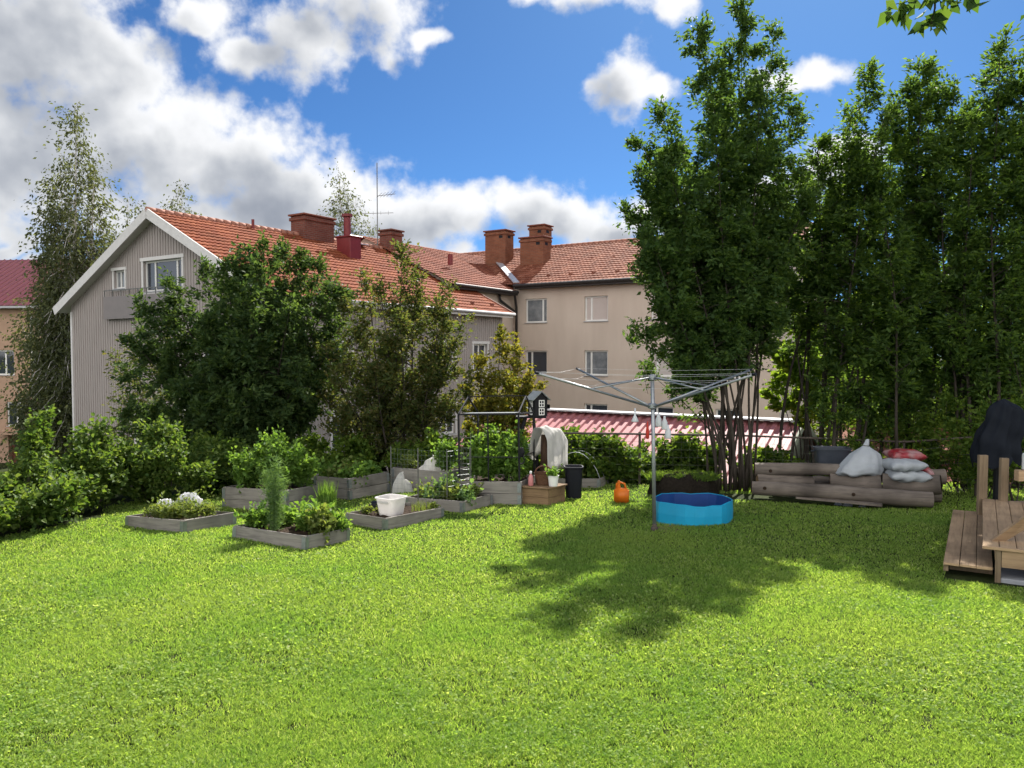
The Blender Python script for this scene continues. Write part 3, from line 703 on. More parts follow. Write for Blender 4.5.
# aerial
ya_ = ridge_t(377.5); zt = on_plane(377.5, 163, O1, UU)[1] - Z0
ant = tag(MB().build('aerial', M_['wire'], house), None)
mb = MB(); mb.tube([(0, ya_, zr - .2), (0, ya_, zt)], .025, 6); zb = on_plane(377.5, 213, O1, UU)[1] - Z0; za = on_plane(377.5, 196, O1, UU)[1] - Z0
mb.tube([(-.75, ya_ - .3, zb), (.7, ya_ + .4, zb)], .014, 5); mb.tube([(0, ya_, za), (.75, ya_ + .5, za + .1)], .014, 5)
for k in range(5): mb.tube([(.15 + .13 * k, ya_ + .1 * k - .2, za + .02 * k - .14), (.15 + .13 * k, ya_ + .1 * k + .2, za + .02 * k + .18)], .009, 4)
for k in range(4): mb.tube([(-.6 + .36 * k, ya_ - .2 + .16 * k, zb - .1), (-.6 + .36 * k, ya_ - .2 + .16 * k, zb + .1)], .009, 4)
ant.data = mb.mesh('aerial'); ant.data.materials.append(M_['wire'])
# balcony under the gable windows
xa, zt_ = gpx(108.5, 297.5); zb_ = gpx(110, 319.5)[1]; xb = gpx(180, 300)[0]
mb = MB(); mb.box((xa, y0w - .22, zb_), (xb, y0w - .16, zt_)); mb.box((xa, y0w - .159, zb_), (xa + .07, y0w - .03, zt_)); mb.box((xb - .07, y0w - .159, zb_), (xb, y0w - .03, zt_)); mb.box((xa + .07, y0w - .159, zb_ + .05), (xb - .07, y0w - .03, zb_ + .2))
bal = mb.build('balcony', M_['panel'], house)
mb = MB(); ry_ = y0w - .19; mb.bar((xa, ry_, zt_ + .24), (xb, ry_, zt_ + .24), .035, .035)
for k in range(9):
    xx = xa + .06 + (xb - xa - .12) * k / 8; mb.bar((xx, ry_, zt_), (xx, ry_, zt_ + .22), .025)
mb.build('railing', M_['wire'], bal)

# --- beige rendered apartment block
O2 = Vector((3.74, 40.0, 0)); Z2 = -3.5; D2 = 5.6
block = thing('apartment_building', (O2.x, O2.y, Z2), 'long beige rendered apartment block with old red tiled roof and brick chimneys', 'building', yaw=YAW)
ze2 = 3.78 + CZ - Z2; zr2 = 6.35 + CZ - Z2; XL, XR = -16.5, 9.75
wins = []
def bpx(px, py):
    t, z = on_plane(px, py, O2); return t, z - Z2
zr_rows = [(bpx(596, 321)[1], bpx(596, 296)[1]), (bpx(596, 375.5)[1], bpx(596, 350.5)[1]), (bpx(596, 430)[1], bpx(596, 404)[1])]
cols = [(bpx(525.5, 310)[0], bpx(547, 310)[0]), (bpx(584.5, 310)[0], bpx(608, 310)[0]), (bpx(650.5, 360)[0], bpx(674, 360)[0]), (bpx(716, 360)[0], bpx(742, 360)[0])]
for ci, (a, b) in enumerate(cols):
    for ri, (c_, d) in enumerate(zr_rows): wins.append((a, b, c_, d, ci, ri))
mb = MB(); wall_panel(mb, -4.35, XR, 0, ze2, [h[:4] for h in wins], I4)
mb.add([(XR, 0, 0), (XR, 2 * D2, 0), (XR, 2 * D2, ze2), (XR, D2, zr2 - .15), (XR, 0, ze2)], [(0, 1, 2, 3, 4)])
mb.add([(XR, 2 * D2, 0), (XL, 2 * D2, 0), (XL, 2 * D2, ze2), (XR, 2 * D2, ze2)], [(0, 1, 2, 3)])
MW = Matrix.Translation((-4.35, -5.6, 0)) @ Matrix.Rotation(R(90), 4, 'Z')
wz = ze2 - .42
wall_panel(mb, 0, 5.6, 0, wz, [(3.6, 4.5, wz - 2.1, wz - .9)], MW)
mb.add([(-4.35, -5.6, 0), (-4.35, -5.6, wz), (-9.9, -5.6, zr2 - .4), (-15.5, -5.6, wz), (-15.5, -5.6, 0)], [(0, 1, 2, 3, 4)])
mb.add([(XL, 0, 0), (XL, 0, ze2), (XL, D2, zr2 - .15), (XL, 2 * D2, ze2), (XL, 2 * D2, 0)], [(0, 1, 2, 3, 4)])
mb.build('wall', M_['render'], block)
window(block, MW, (3.6, 4.5, wz - 2.1, wz - .9), (.5,), 'glass', 0, .05)
for a, b, c_, d, ci, ri in wins:
    pane = {(0, 0): 'curtain', (1, 0): 'blind', (1, 1): 'curtain', (2, 1): 'blind', (2, 0): 'blind'}.get((ci, ri), 'glass')
    window(block, I4, (a, b, c_, d), (.27,) if (ci, ri) != (0, 0) else (.78,), pane, 0, .075)
sl2 = (zr2 - ze2) / D2
mb = MB(); eb = .45; Ls = math.hypot(D2 + eb, (D2 + eb) * sl2)
tiles(mb, (XL - .2, -eb, ze2 - eb * sl2 + .05), (1, 0, 0), XR - XL + .4, Vector((0, D2 + eb, (D2 + eb) * sl2)) / Ls, Ls, keep=lambda p: not (p[0] < -4.2 and p[2] < (wz - .1) + (-4.35 + .5 - p[0]) * sl2 - .2))
tiles(mb, (XL - .2, 2 * D2 + eb, ze2 - eb * sl2 + .05), (1, 0, 0), XR - XL + .4, Vector((0, -D2 - eb, (D2 + eb) * sl2)) / Ls, Ls, sub=4)
roof2 = mb.build('roof', M_['oldtile'], block)
mb = MB(); ww_ = 5.55
for s, x0_ in ((-1, -4.35 + .5), (1, -15.5 - .5)):
    lw = math.hypot(ww_ + .5, (ww_ + .5) * sl2)
    tiles(mb, (x0_, -6.0, wz - .12), (0, 1, 0), 11.2, Vector((s * (ww_ + .5), 0, (ww_ + .5) * sl2)) / lw, lw, keep=lambda p: p[1] < -.4 or p[2] > ze2 + p[1] * sl2 - .1)
mb.build('wing_roof', M_['oldtiley'], roof2)
mb = MB()
for p_, q_ in (((XL, -eb, ze2 - eb * sl2), (XR + .2, -eb, ze2 - eb * sl2)),):
    mb.box((-4.0, -eb - .02, ze2 - eb * sl2 - .16), (XR + .2, 0, ze2 - eb * sl2 - .02)); mb.tube([(-4.0, -eb - .1, ze2 - eb * sl2), (XR + .2, -eb - .1, ze2 - eb * sl2 + .02)], .085, 8)
mb.box((-4.35, -6.0, wz - .3), (-3.82, -.4, wz - .16)); mb.tube([(-3.76, -6.0, wz - .12), (-3.76, -.5, wz - .14)], .08, 8)
mb.bar((XR + .2, -eb, ze2 - eb * sl2 - .05), (XR + .2, D2, zr2 - .02), .08, .2)
mb.build('eaves_gutter', M_['gutter'], roof2)
mb = ridge_tiles((XL, D2, zr2 + .06), (XR + .2, D2, zr2 + .06)); mb.build('ridge_tiles', M_['ridge'], roof2, smooth=True)
mb = MB(); mb.bar((-3.95, -.35, ze2 - .02), (-9.5, 5.2, zr2 + .0), .35, .05); mb.build('valley_flashing', M_['flash'], roof2)
for k in range(9):
    mb = MB(); mb.box((-2.6 + k * 1.35, .5, ze2 + .5 * sl2 + .04), (-2.40 + k * 1.35, .6, ze2 + .5 * sl2 + .16)); mb.build('snow_guard', M_['brownwall'], roof2)
    mb = MB(); mb.box((-2.6 + k * 1.35, 2.9, ze2 + 2.9 * sl2 + .04), (-2.45 + k * 1.35, 3.0, ze2 + 2.9 * sl2 + .14)); mb.build('snow_guard', M_['brownwall'], roof2)
mb = MB(); mb.tube([(-3.95, -.62, ze2 - .5), (-3.95, -.5, ze2 - .75), (-4.1, -.12, ze2 - 1.35), (-4.1, -.1, .2)], .07, 8); mb.tube([(-4.22, -1.6, wz - .2), (-4.22, -1.5, wz - .6), (-4.1, -.4, wz - 1.1), (-4.1, -.12, wz - 1.35)], .07, 8)
mb.build('drainpipe', M_['gutter'], block, smooth=True)
mb = MB(); mb.tube([(-6.2, -3.2, wz + 1.2), (-6.2, -3.2, wz + 1.75)], .13, 10); mb.build('vent_pipe', M_['redmetal'], roof2)
def roof_chim(pxl, pxr, pyt, d, zb, mat, vents=True, deep=.9):
    o = O2 + UU * d; a = on_plane(pxl, pyt, o)[0]; b = on_plane(pxr, pyt, o)[0]; zt = on_plane((pxl + pxr) / 2, pyt, o)[1] - Z2
    b -= deep * .52
    chimney(block, a, b, d, d + deep, zb, zt, mat, 'brownwall', vents)
roof_chim(485, 512, 231, 3.0, ze2 + 2.2 * sl2, 'brick2'); roof_chim(520, 550, 237.5, 2.5, ze2 + 2.0 * sl2, 'brick2'); roof_chim(529, 551, 225.5, 4.3, ze2 + 4 * sl2, 'brick2')

# --- pink-walled building at the far left
O3 = Vector((-29.5, 49.0, 0)); Z3 = -5.1
left = thing('apartment_building', (O3.x, O3.y, Z3), 'peach rendered building with crimson metal roof beyond the tall birch', 'building', yaw=R(-6))
dl = Vector((math.cos(R(-6)), math.sin(R(-6)), 0))
def lpx(px, py):
    t, z = on_plane(px, py, O3, dl); return t, z - Z3
zel = lpx(15, 306)[1]; zrl = lpx(10, 262)[1] + .9; xr3 = lpx(36, 400)[0]
hl = [(lpx(-4, 0)[0], lpx(15, 0)[0], lpx(5, 426)[1], lpx(5, 402)[1]), (lpx(-14, 0)[0], lpx(5, 0)[0], lpx(0, 375)[1], lpx(0, 350)[1])]
dh = (lpx(-3, 0)[0], lpx(24, 0)[0], .0, lpx(5, 434)[1])
mb = MB(); wall_panel(mb, -14, xr3, 0, zel, hl + [dh], I4, .5)
mb.add([(xr3, 0, 0), (xr3, 11, 0), (xr3, 11, zel), (xr3, 0, zel)], [(0, 1, 2, 3)]); mb.build('wall', M_['pinkrender'], left)
window(left, I4, hl[0], (.52,), 'glass', 0, .09); window(left, I4, hl[1], (.5,), 'glass', 0, .09)
mb = MB(); mb.box((dh[0], .3, 0), (dh[1], .42, dh[3])); dr = mb.build('entrance_door', M_['brownwall'], left)
mb = MB(); mb.box((dh[0] + .2, .285, .7), (dh[0] + .75, .297, dh[3] - .35)); mb.build('pane', M_['glass'], dr)
mb = MB(); mb.box((dh[0] - .4, -.7, dh[3] + .02), (dh[1] + .3, .0, dh[3] + .16)); mb.build('canopy', M_['pinkrender'], left)
mb = MB(); mb.tube([(xr3 - .15, -.06, .1), (xr3 - .15, -.06, zel - .3)], .06, 8); mb.build('drainpipe', M_['white'], left)
mb = MB(); Lr = math.hypot(6, zrl - zel)
for y_, s in ((-.5, 1), (12.5, -1)):
    n_ = int((xr3 + 14.8) / .45)
    for k in range(n_):
        xx = -14.4 + k * .45
        mb.add([(xx, y_, zel), (xx + .44, y_, zel), (xx + .44, 6, zrl), (xx, 6, zrl)], [(0, 1, 2, 3)] if s > 0 else [(3, 2, 1, 0)])
        mb.bar((xx, y_, zel + .02), (xx, 6, zrl + .02), .04, .07)
rf3 = mb.build('roof', M_['leftroof'], left)
mb = MB(); mb.box((-14.4, -.6, zel - .16), (xr3 + .4, 0, zel - .03)); mb.build('eaves_board', M_['greygutter'], rf3)

# --- garage with a corrugated pink-red roof
O4 = Vector((7.51, 20.0, 0)); zg = CZ - 1.80; Z4 = -3.3
gar = thing('garage', (O4.x, O4.y, Z4), 'low garage with pink-red corrugated sheet roof behind the hedge', 'garage', yaw=YAW)
zgr = zg - Z4; gw, drop, gl = 3.0, 1.25, 9.5; zge = zgr - drop
mb = MB(); mb.add([(0 - .2, -gw + .3, 0), (-.2, gw - .3, 0), (-.2, gw - .3, zge + .05), (-.2, 0, zgr - .08), (-.2, -gw + .3, zge + .05)], [(0, 1, 2, 3, 4)])
mb.add([(-gl, -gw + .3, 0), (-.2, -gw + .3, 0), (-.2, -gw + .3, zge), (-gl, -gw + .3, zge)], [(0, 1, 2, 3)])
mb.add([(-gl, gw - .3, 0), (-.2, gw - .3, 0), (-.2, gw - .3, zge), (-gl, gw - .3, zge)], [(3, 2, 1, 0)])
mb.build('wall', M_['greenwall'], gar)
mb = MB(); pitch_ = .27
for s in (-1, 1):
    n_ = int(gl / pitch_); xs_ = []
    for k in range(n_):
        x0_ = -gl + k * pitch_; xs_ += [(x0_, 0), (x0_ + .10, 0), (x0_ + .135, .055), (x0_ + .235, .055)]
    xs_ += [(0, 0)]
    n0 = len(mb.v)
    for (xx, h_) in xs_:
        mb.v.append((xx, s * gw, zge + h_)); mb.v.append((xx, 0, zgr + h_))
    for k in range(len(xs_) - 1):
        f_ = (n0 + 2 * k, n0 + 2 * k + 2, n0 + 2 * k + 3, n0 + 2 * k + 1); mb.f.append(f_ if s < 0 else f_[::-1])
rg = mb.build('roof', M_['garageroof'], gar)
mb = MB(); mb.bar((-gl, -.12, zgr + .06), (.03, -.12, zgr + .06), .3, .045); mb.bar((-gl, .14, zgr + .06), (.03, .14, zgr + .06), .22, .04); mb.build('ridge_cap', M_['flash'], rg)
mb = MB(); mb.bar((.02, -gw - .03, zge - .02), (.02, 0, zgr + .02), .05, .16); mb.bar((.02, gw + .03, zge - .02), (.02, 0, zgr + .02), .05, .16); mb.build('rake_board', M_['greenwall'], rg)
# the next garage beyond it, beige
O5 = O4 + UV * 3.1 + UU * .4
g2 = thing('garage', (O5.x, O5.y, Z4), 'beige garage end with shallow pink roof showing right of the corrugated roof', 'garage', yaw=YAW)
mb = MB(); zz = zgr - .05
mb.add([(-2.1, -2.4, 0), (-2.1, 2.4, 0), (-2.1, 2.4, zz - .85), (-2.1, 0, zz), (-2.1, -2.4, zz - .85)], [(4, 3, 2, 1, 0)]); mb.add([(-2.1, -2.4, 0), (4, -2.4, 0), (4, -2.4, zz - .85), (-2.1, -2.4, zz - .85)], [(0, 1, 2, 3)])
mb.build('wall', M_['render'], g2)
mb = MB(); mb.bar((1, -1.25, zz - .40), (1, .0, zz + .05), 6.6, .07, (0, 0, 1)) if False else mb.add([(-2.3, -2.7, zz - .92), (4, -2.7, zz - .92), (4, 0, zz + .04), (-2.3, 0, zz + .04), (-2.3, 2.7, zz - .92), (4, 2.7, zz - .92)], [(0, 1, 2, 3), (3, 2, 5, 4)])
mb.build('roof', M_['oldtile'], g2)
# ------------------------------------------------------------------ trees and shrubs
def rot_about(v, k, a): return v * math.cos(a) + k.cross(v) * math.sin(a) + k * k.dot(v) * (1 - math.cos(a))
def grow(stems, nleaf, leaf=(.075, .034), twig=.30, droop=.2, up=.6, per_branch=26, asc=.6, cluster=.05, hang=0.0, tip=4, bend=1.0, gam=.8):
    """stems: (base, top, r0, start, env).  returns trunk paths, branch paths, leaf points, leaf directions"""
    trunks = []; branches = []; P0 = []; P1 = []; wts = []
    for (base, top, r0, start, env) in stems:
        base = Vector(base); top = Vector(top); L_ = (top - base).length
        n = 12; ph = random.uniform(0, 6); path = []; rad = []
        horiz = Vector((top.x - base.x, top.y - base.y, 0))
        for i in range(n + 1):
            t = i / n
            p = Vector((base.x + horiz.x * t ** bend, base.y + horiz.y * t ** bend, base.z + (top.z - base.z) * t))
            p += Vector((math.sin(ph + 5 * t), math.cos(ph * 1.7 + 4 * t), 0)) * .012 * L_ * math.sin(math.pi * t)
            path.append(p); rad.append(max(.006, r0 * (1 - t) ** .85 * (1 if t > .05 else 1.25)))
        trunks.append((path, rad))
        nb = max(6, int(L_ * (1 - start) * 6.5 * min(2.0, env / .7 + .3)))
        for k in range(nb):
            u = (k + random.random()) / nb; t = start + (1 - start) * u
            e = env * (.42 + .58 * math.sin(math.pi * min(1, u * .95 + .08) ** .8)) * (1 - u ** tip * .80)
            f = t * n; i = min(n - 1, int(f)); p = path[i].lerp(path[i + 1], f - i)
            a = random.uniform(0, 2 * math.pi); ln = e * random.uniform(.55, 1.12)
            d = Vector((math.cos(a), math.sin(a), asc * random.uniform(.5, 1.4))); d.normalize()
            pts = [p]; m = 4
            for q in range(m):
                s = (q + 1) / m
                pts.append(p + d * ln * s + Vector((random.gauss(0, .03), random.gauss(0, .03), random.gauss(0, .03))) * ln - Vector((0, 0, 1)) * hang * (s ** 2) * ln)
            branches.append((pts, max(.004, min(rad[i] * .5, .02 * ln + .004))))
            for q in range(int(5 + 7 * ln)):
                s = random.uniform(.22, 1.0) ** .8 * m; j = min(m - 1, int(s)); b = pts[j].lerp(pts[j + 1], s - j)
                tv = Vector((random.gauss(0, 1), random.gauss(0, 1), random.gauss(.25, .7) - hang * 1.6)) + d * .8; tv.normalize()
                P0.append(b); P1.append(b + tv * twig * random.uniform(.5, 1.25))
        for q in range(5):
            P0.append(path[-1] - Vector((0, 0, random.uniform(.05, .5)))); P1.append(path[-1] + Vector((random.gauss(0, .1), random.gauss(0, .1), random.uniform(0, .22))))
    P0 = np.array([tuple(v) for v in P0]); P1 = np.array([tuple(v) for v in P1])
    # clumps of uneven fullness: some twigs thick with leaves, some nearly bare
    wt = rng.gamma(gam, 1, len(P0)); idx = rng.choice(len(P0), nleaf, p=wt / wt.sum())
    s = rng.random((nleaf, 1)) ** .8
    pts = P0[idx] + (P1[idx] - P0[idx]) * s + rng.normal(size=(nleaf, 3)) * cluster
    dirs = unit(P1[idx] - P0[idx])
    return trunks, branches, pts, dirs, (P0, P1)
def plant(kind, cat, label, base, stems, nleaf, mat, leaf=(.075, .034), bark='bark', group=None, twigs_drawn=0, trunk_name='trunk', crown_name='crown', one_trunk=False, round_=False, droop=.2, up=.6, **kw):
    base = Vector(base)
    root = thing(kind, base, label, cat, group)
    tr, br, pts, dirs, (P0, P1) = grow(stems, nleaf, leaf, droop=droop, **kw)
    if one_trunk:
        mb = MB()
        for path, rad in tr: mb.tube([p - base for p in path], rad, 6)
        mb.build(trunk_name, M_[bark], root, smooth=True)
    else:
        for path, rad in tr:
            mb = MB(); mb.tube([p - base for p in path], rad, 8); mb.build(trunk_name, M_[bark], root, smooth=True)
    mb = MB()
    for p_, r in br: mb.tube([v - base for v in p_], [r, r * .8, r * .6, r * .45, r * .2], 4, cap=False)
    if twigs_drawn:
        for i in rng.choice(len(P0), min(len(P0), twigs_drawn), replace=False):
            mb.tube([Vector(P0[i]) - base, Vector(P1[i]) - base], [.004, .002], 3, cap=False)
    mb.build('branches', M_[bark], root, smooth=True)
    me = leaf_mesh(crown_name, pts - np.array(base), leaf[0], leaf[1], droop, up, dirs, round_=round_)
    link(crown_name, me, M_[mat], root)
    return root
def gz(x, y): return Vector((x, y, G(x, y) - .06))
def stems_to(base, tops, r, start, env, spread=.22):
    out_ = []
    for tp in tops:
        a = random.uniform(0, 6.28); s = spread * random.random() ** .5
        b = Vector((base.x + s * math.cos(a), base.y + s * math.sin(a), base.z))
        rr = r * random.uniform(.7, 1.1)
        out_.append((b, tp[0] if isinstance(tp, tuple) else tp, rr, tp[1] if isinstance(tp, tuple) else start, tp[2] if isinstance(tp, tuple) else env))
    return out_

# the multi-stemmed tree right of the middle
b = gp(724, 487); b = gz(b.x, 14.6)
tops = [((P(742, 6, 14.6)), .34, .52), (P(697, 26, 14.3), .38, .55), (P(775, 30, 15.0), .40, .48), (P(662, 112, 14.2), .36, .62), (P(650, 190, 14.9), .40, .62), (P(795, 112, 14.7), .42, .55),
        (P(722, 85, 15.6), .36, .62), (P(760, 92, 13.9), .40, .55), (P(680, 150, 15.5), .36, .60), (P(715, 130, 13.7), .42, .55), (P(644, 268, 14.4), .45, .50), (P(640, 140, 14.3), .42, .45), (P(802, 175, 15.0), .5, .42), (P(630, 215, 14.8), .45, .46), (P(642, 172, 15.2), .42, .5), (P(648, 235, 13.8), .45, .5), (P(668, 165, 13.9), .42, .55), (P(632, 330, 14.0), .55, .42), (P(648, 372, 14.9), .6, .36), (P(668, 300, 15.3), .45, .5), (P(785, 200, 15.4), .45, .5), (P(812, 195, 14.4), .5, .42), (P(740, 180, 14.8), .40, .6), (P(700, 230, 15.0), .45, .55)]
plant('multi_stemmed_tree', 'tree', 'tall multi-stemmed tree with bare slender trunks standing behind the blue pool', b, stems_to(b, [(t_, s_ - .03, e_ * 1.22) for t_, s_, e_ in tops],    .031, .4, .5, .50), 116000, 'L_main', (.092, .046), twigs_drawn=700, asc=.75, bend=1.6, gam=1.0, tip=3)

# the row of rowans at the right
ROW = [
 ((800, 15.6), [(818, 140), (800, 180), (836, 195), (786, 275), (822, 240)], 'young rowan with yellow-green lower leaves just right of the multi-stemmed tree', .50),
 ((842, 15.1), [(868, 72), (850, 115), (886, 112), (838, 165)], 'rowan behind the dark plastic tub with a rounded narrow top', .30),
 ((880, 14.9), [(896, 104), (915, 90), (878, 170)], 'rowan behind the upright sack, lower and thinner topped', .28),
 ((915, 15.4), [(925, 68), (938, 88), (905, 140)], 'rowan with thin feathery top behind the stacked sacks', .28),
 ((952, 15.0), [(955, 92), (970, 110), (940, 150)], 'dense rowan behind the right end of the log pile', .26),
 ((985, 14.6), [(1000, 48), (985, 75), (1012, 60), (972, 120)], 'tallest rowan with pointed top behind the wooden posts', .24),
 ((1030, 14.2), [(1036, 40), (1052, 30), (1020, 95), (1066, 70)], 'broad rowan at the right edge behind the dark covered furniture', .2),
]
for (bp, Y), tp, lab, st in ROW:
    xb_ = (bp - 512) / F * Y; b = gz(xb_, Y)
    t2 = [P(x_, y_, Y + random.uniform(-.7, .7)) for x_, y_ in tp]; st = st + .03
    low = [P(x_ + random.uniform(-25, 25), random.uniform(250, 365), Y + random.uniform(-.6, .8)) for x_, y_ in tp[:3]]
    stems = stems_to(b, [(t_, st + random.uniform(-.05, .1), random.uniform(.62, .84)) for t_ in t2] + [(t_, .32, .55) for t_ in (low if bp != 800 else [])], .045, .3, .6, .55)
    plant('rowan_tree', 'tree', lab, b, stems, 24000 if bp != 800 else 17000, 'L_rowan', (.105, .042), group='rowans along the right edge', asc=.7, tip=2.0, bend=1.5, gam=.55, twigs_drawn=150)
# saplings and undergrowth under them
UG = [((768, 14.9), 482, .34, 'leafy sapling between the pool tree and the log pile'), ((850, 15.0), 430, .6, 'sapling with dappled leaves behind the dark tub'), ((905, 15.0), 420, .6, 'shaded sapling behind the sacks'), ((955, 14.2), 415, .55, 'shaded sapling between log pile and wooden posts'), ((1005, 13.2), 405, .6, 'shaded bush behind the dark covered furniture')]
for (bp, Y), ty, env, lab in UG:
    b = gz((bp - 512) / F * Y, Y)
    t2 = [P(bp + random.uniform(-34, 34), ty + random.uniform(-25, 35), Y + random.uniform(-.5, .5)) for _ in range(6)]
    plant('sapling', 'sapling', lab, b, stems_to(b, [(t_, .12, env * random.uniform(.7, 1)) for t_ in t2], .018, .1, env, .3), 3000, 'L_bush', (.085, .045), group='saplings under the rowans', one_trunk=True)

# sunlit young maple beside the garage gable
b = gz((806 - 512) / F * 17.3, 17.3)
t2 = [(P(x_, y_, 17.3 + dy), .5, .5) for x_, y_, dy in [(800, 318, 0), (822, 335, .4), (784, 345, -.2), (812, 372, -.4), (778, 380, .3), (832, 378, 0)]]
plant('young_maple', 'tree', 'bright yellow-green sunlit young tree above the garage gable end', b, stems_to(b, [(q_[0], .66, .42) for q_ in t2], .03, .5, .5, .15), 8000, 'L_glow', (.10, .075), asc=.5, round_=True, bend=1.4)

# dark round tree in front of the grey house
b = gz((252 - 512) / F * 17.4, 17.4)
tops = [(P(x_, y_, 17.4 + dy), .22, e) for x_, y_, dy, e in [(262, 246, 0, .75), (225, 262, -.8, .75), (300, 258, .5, .75), (168, 280, .3, .75), (335, 285, -.4, .65), (140, 305, -.2, .6), (250, 290, -1.4, .8), (290, 310, -1.2, .8), (210, 320, -1.3, .8), (330, 330, .6, .7), (134, 342, -.6, .65), (124, 368, .4, .6), (240, 350, -1.7, .8), (300, 370, -1.3, .75), (185, 385, -1.2, .7), (335, 385, .2, .6), (122, 412, -.5, .55), (250, 270, 1.3, .8), (205, 410, -1.2, .6), (280, 410, -1.2, .6), (235, 400, -1.6, .6), (282, 247, .6, .6), (322, 262, .2, .55), (345, 296, .5, .5), (205, 268, .4, .6), (245, 252, -.5, .6), (128, 405, .2, .5), (124, 432, 0, .45), (346, 330, -.3, .5), (310, 285, 1., .6), (175, 300, .8, .6), (140, 330, .3, .5), (265, 275, -.9, .6), (230, 285, .9, .6), (345, 365, -.6, .5)]]
plant('round_tree', 'tree', 'dense dark green round tree in front of the grey gable', b, stems_to(b, [(t_, s_, e_ * 1.28) for t_, s_, e_ in tops], .05, .2, .7, .4), 128000, 'L_dark', (.11, .05), asc=.35, gam=.55, bend=1.2, twigs_drawn=300)
# thin bronze-leaved tree beside it
b = gz((402 - 512) / F * 16.4, 16.4)
tops = [(P(x_, y_, 16.4 + dy), s_, e) for x_, y_, dy, s_, e in [(402, 252, 0, .3, .45), (418, 275, .5, .3, .5), (380, 290, -.5, .3, .5), (352, 330, .3, .3, .5), (438, 305, 0, .3, .45), (455, 345, .5, .35, .42), (400, 320, -.9, .3, .6), (335, 375, -.4, .3, .45), (430, 370, -.6, .3, .5), (375, 370, -.7, .3, .6), (410, 300, .9, .3, .6), (345, 415, .2, .3, .4), (450, 400, .2, .3, .4), (400, 410, -.4, .3, .5), (322, 345, .2, .4, .36), (318, 390, .3, .4, .36), (330, 425, 0, .4, .36), (462, 322, .2, .4, .34), (446, 285, -.3, .4, .34), (470, 372, .3, .4, .34), (345, 300, .4, .4, .38), (365, 275, .2, .35, .4)]]
plant('bronze_tree', 'tree', 'slim tree with bronze-tinted thinning leaves right of the dark round tree', b, stems_to(b, [(t_, s_, e_ * 1.25) for t_, s_, e_ in tops], .04, .3, .5, .25), 36000, 'L_brown', (.085, .045), twigs_drawn=900, asc=.7, gam=.7)
# pale bronze shrub left of the round tree, low in front of the gable
b = gz((150 - 512) / F * 18.6, 18.6)
tops = [(P(x_, y_, 18.6 + dy), .25, .5) for x_, y_, dy in [(133, 335, 0), (118, 352, .4), (150, 345, -.5), (140, 380, .3), (165, 330, .2)]]
plant('bronze_shrub', 'shrub', 'thin bronze-leaved shrub against the grey gable, left of the dark round tree', b, stems_to(b, tops, .025, .25, .5, .2), 5200, 'L_brown', (.09, .045), one_trunk=True, twigs_drawn=300)
# small yellowing tree
b = gz((505 - 512) / F * 17.2, 17.2)
tops = [(P(x_, y_, 17.2 + dy), .3, .42) for x_, y_, dy in [(500, 338, 0), (520, 352, .4), (478, 360, -.3), (530, 380, 0), (466, 385, .3), (505, 375, -.6), (490, 395, -.3), (522, 400, .4)]]
plant('yellowing_tree', 'tree', 'small tree with yellowing leaves behind the black trellis frame', b, stems_to(b, tops, .03, .25, .45, .22), 15000, 'L_yellow', (.08, .05), twigs_drawn=300, asc=.7)

# birches
def birch(label, bx, Y, tops, n, leaf, r0=.16, twig=1.2, env=1.5, grp='birches behind the houses'):
    b = Vector(((bx - 512) / F * Y, Y, G((bx - 512) / F * Y, Y) - .1))
    st = [(b + Vector((random.uniform(-.3, .3), random.uniform(-.3, .3), 0)), P(x_, y_, Y + dy), r0 * k_, s_, env * e_) for x_, y_, dy, k_, s_, e_ in tops]
    plant('birch_tree', 'tree', label, b, st, n, 'L_birch', leaf, 'birchbark', grp, hang=1.0, twig=twig, asc=.9, droop=.8, cluster=.10, up=.2, twigs_drawn=150, tip=5, gam=.6)
birch('tall weeping birch at the left edge between peach building and grey house', 70, 38, [(76, 104, 0, 1, .18, .85), (60, 150, .6, .7, .25, .7), (95, 165, -.5, .7, .25, .75), (48, 215, 0, .5, .2, .62), (102, 210, .8, .5, .3, .6), (36, 285, .3, .5, .2, .75), (70, 250, -.8, .5, .15, 1.0), (45, 345, -.4, .4, .15, .8), (62, 360, .2, .4, .1, .8), (85, 330, 1, .4, .1, .7), (22, 325, .4, .4, .1, .8), (14, 385, -.3, .3, .1, .7), (40, 395, .5, .3, .1, .8), (88, 235, .4, .5, .2, .8), (54, 190, -.5, .5, .2, .8)], 64000, (.17, .085), env=2.0)
birch('small birch top showing just left of the grey gable peak', 122, 47, [(128, 198, 0, 1, .55, .7), (140, 205, .5, .6, .6, .6), (115, 232, 0, .6, .5, .6), (104, 250, 0, .5, .4, .6)], 4200, (.17, .10), .12)
birch('birch top rising over the grey roof right of the gable peak', 180, 54, [(181, 181, 0, 1, .7, .62), (174, 196, .3, .6, .7, .5)], 1500, (.18, .11), .12)
birch('slender weeping birch behind the roof between brick chimney and aerial', 345, 56, [(338, 164, 0, 1, .55, .75), (346, 185, .4, .8, .55, .7), (334, 200, 0, .6, .5, .6), (356, 196, .3, .6, .5, .65)], 4300, (.18, .10), .14)
birch('low birch sprays behind the roof just left of the aerial', 368, 56, [(368, 218, 0, 1, .5, .7), (376, 226, .4, .7, .5, .6), (358, 226, 0, .7, .5, .6)], 2200, (.18, .10), .12)

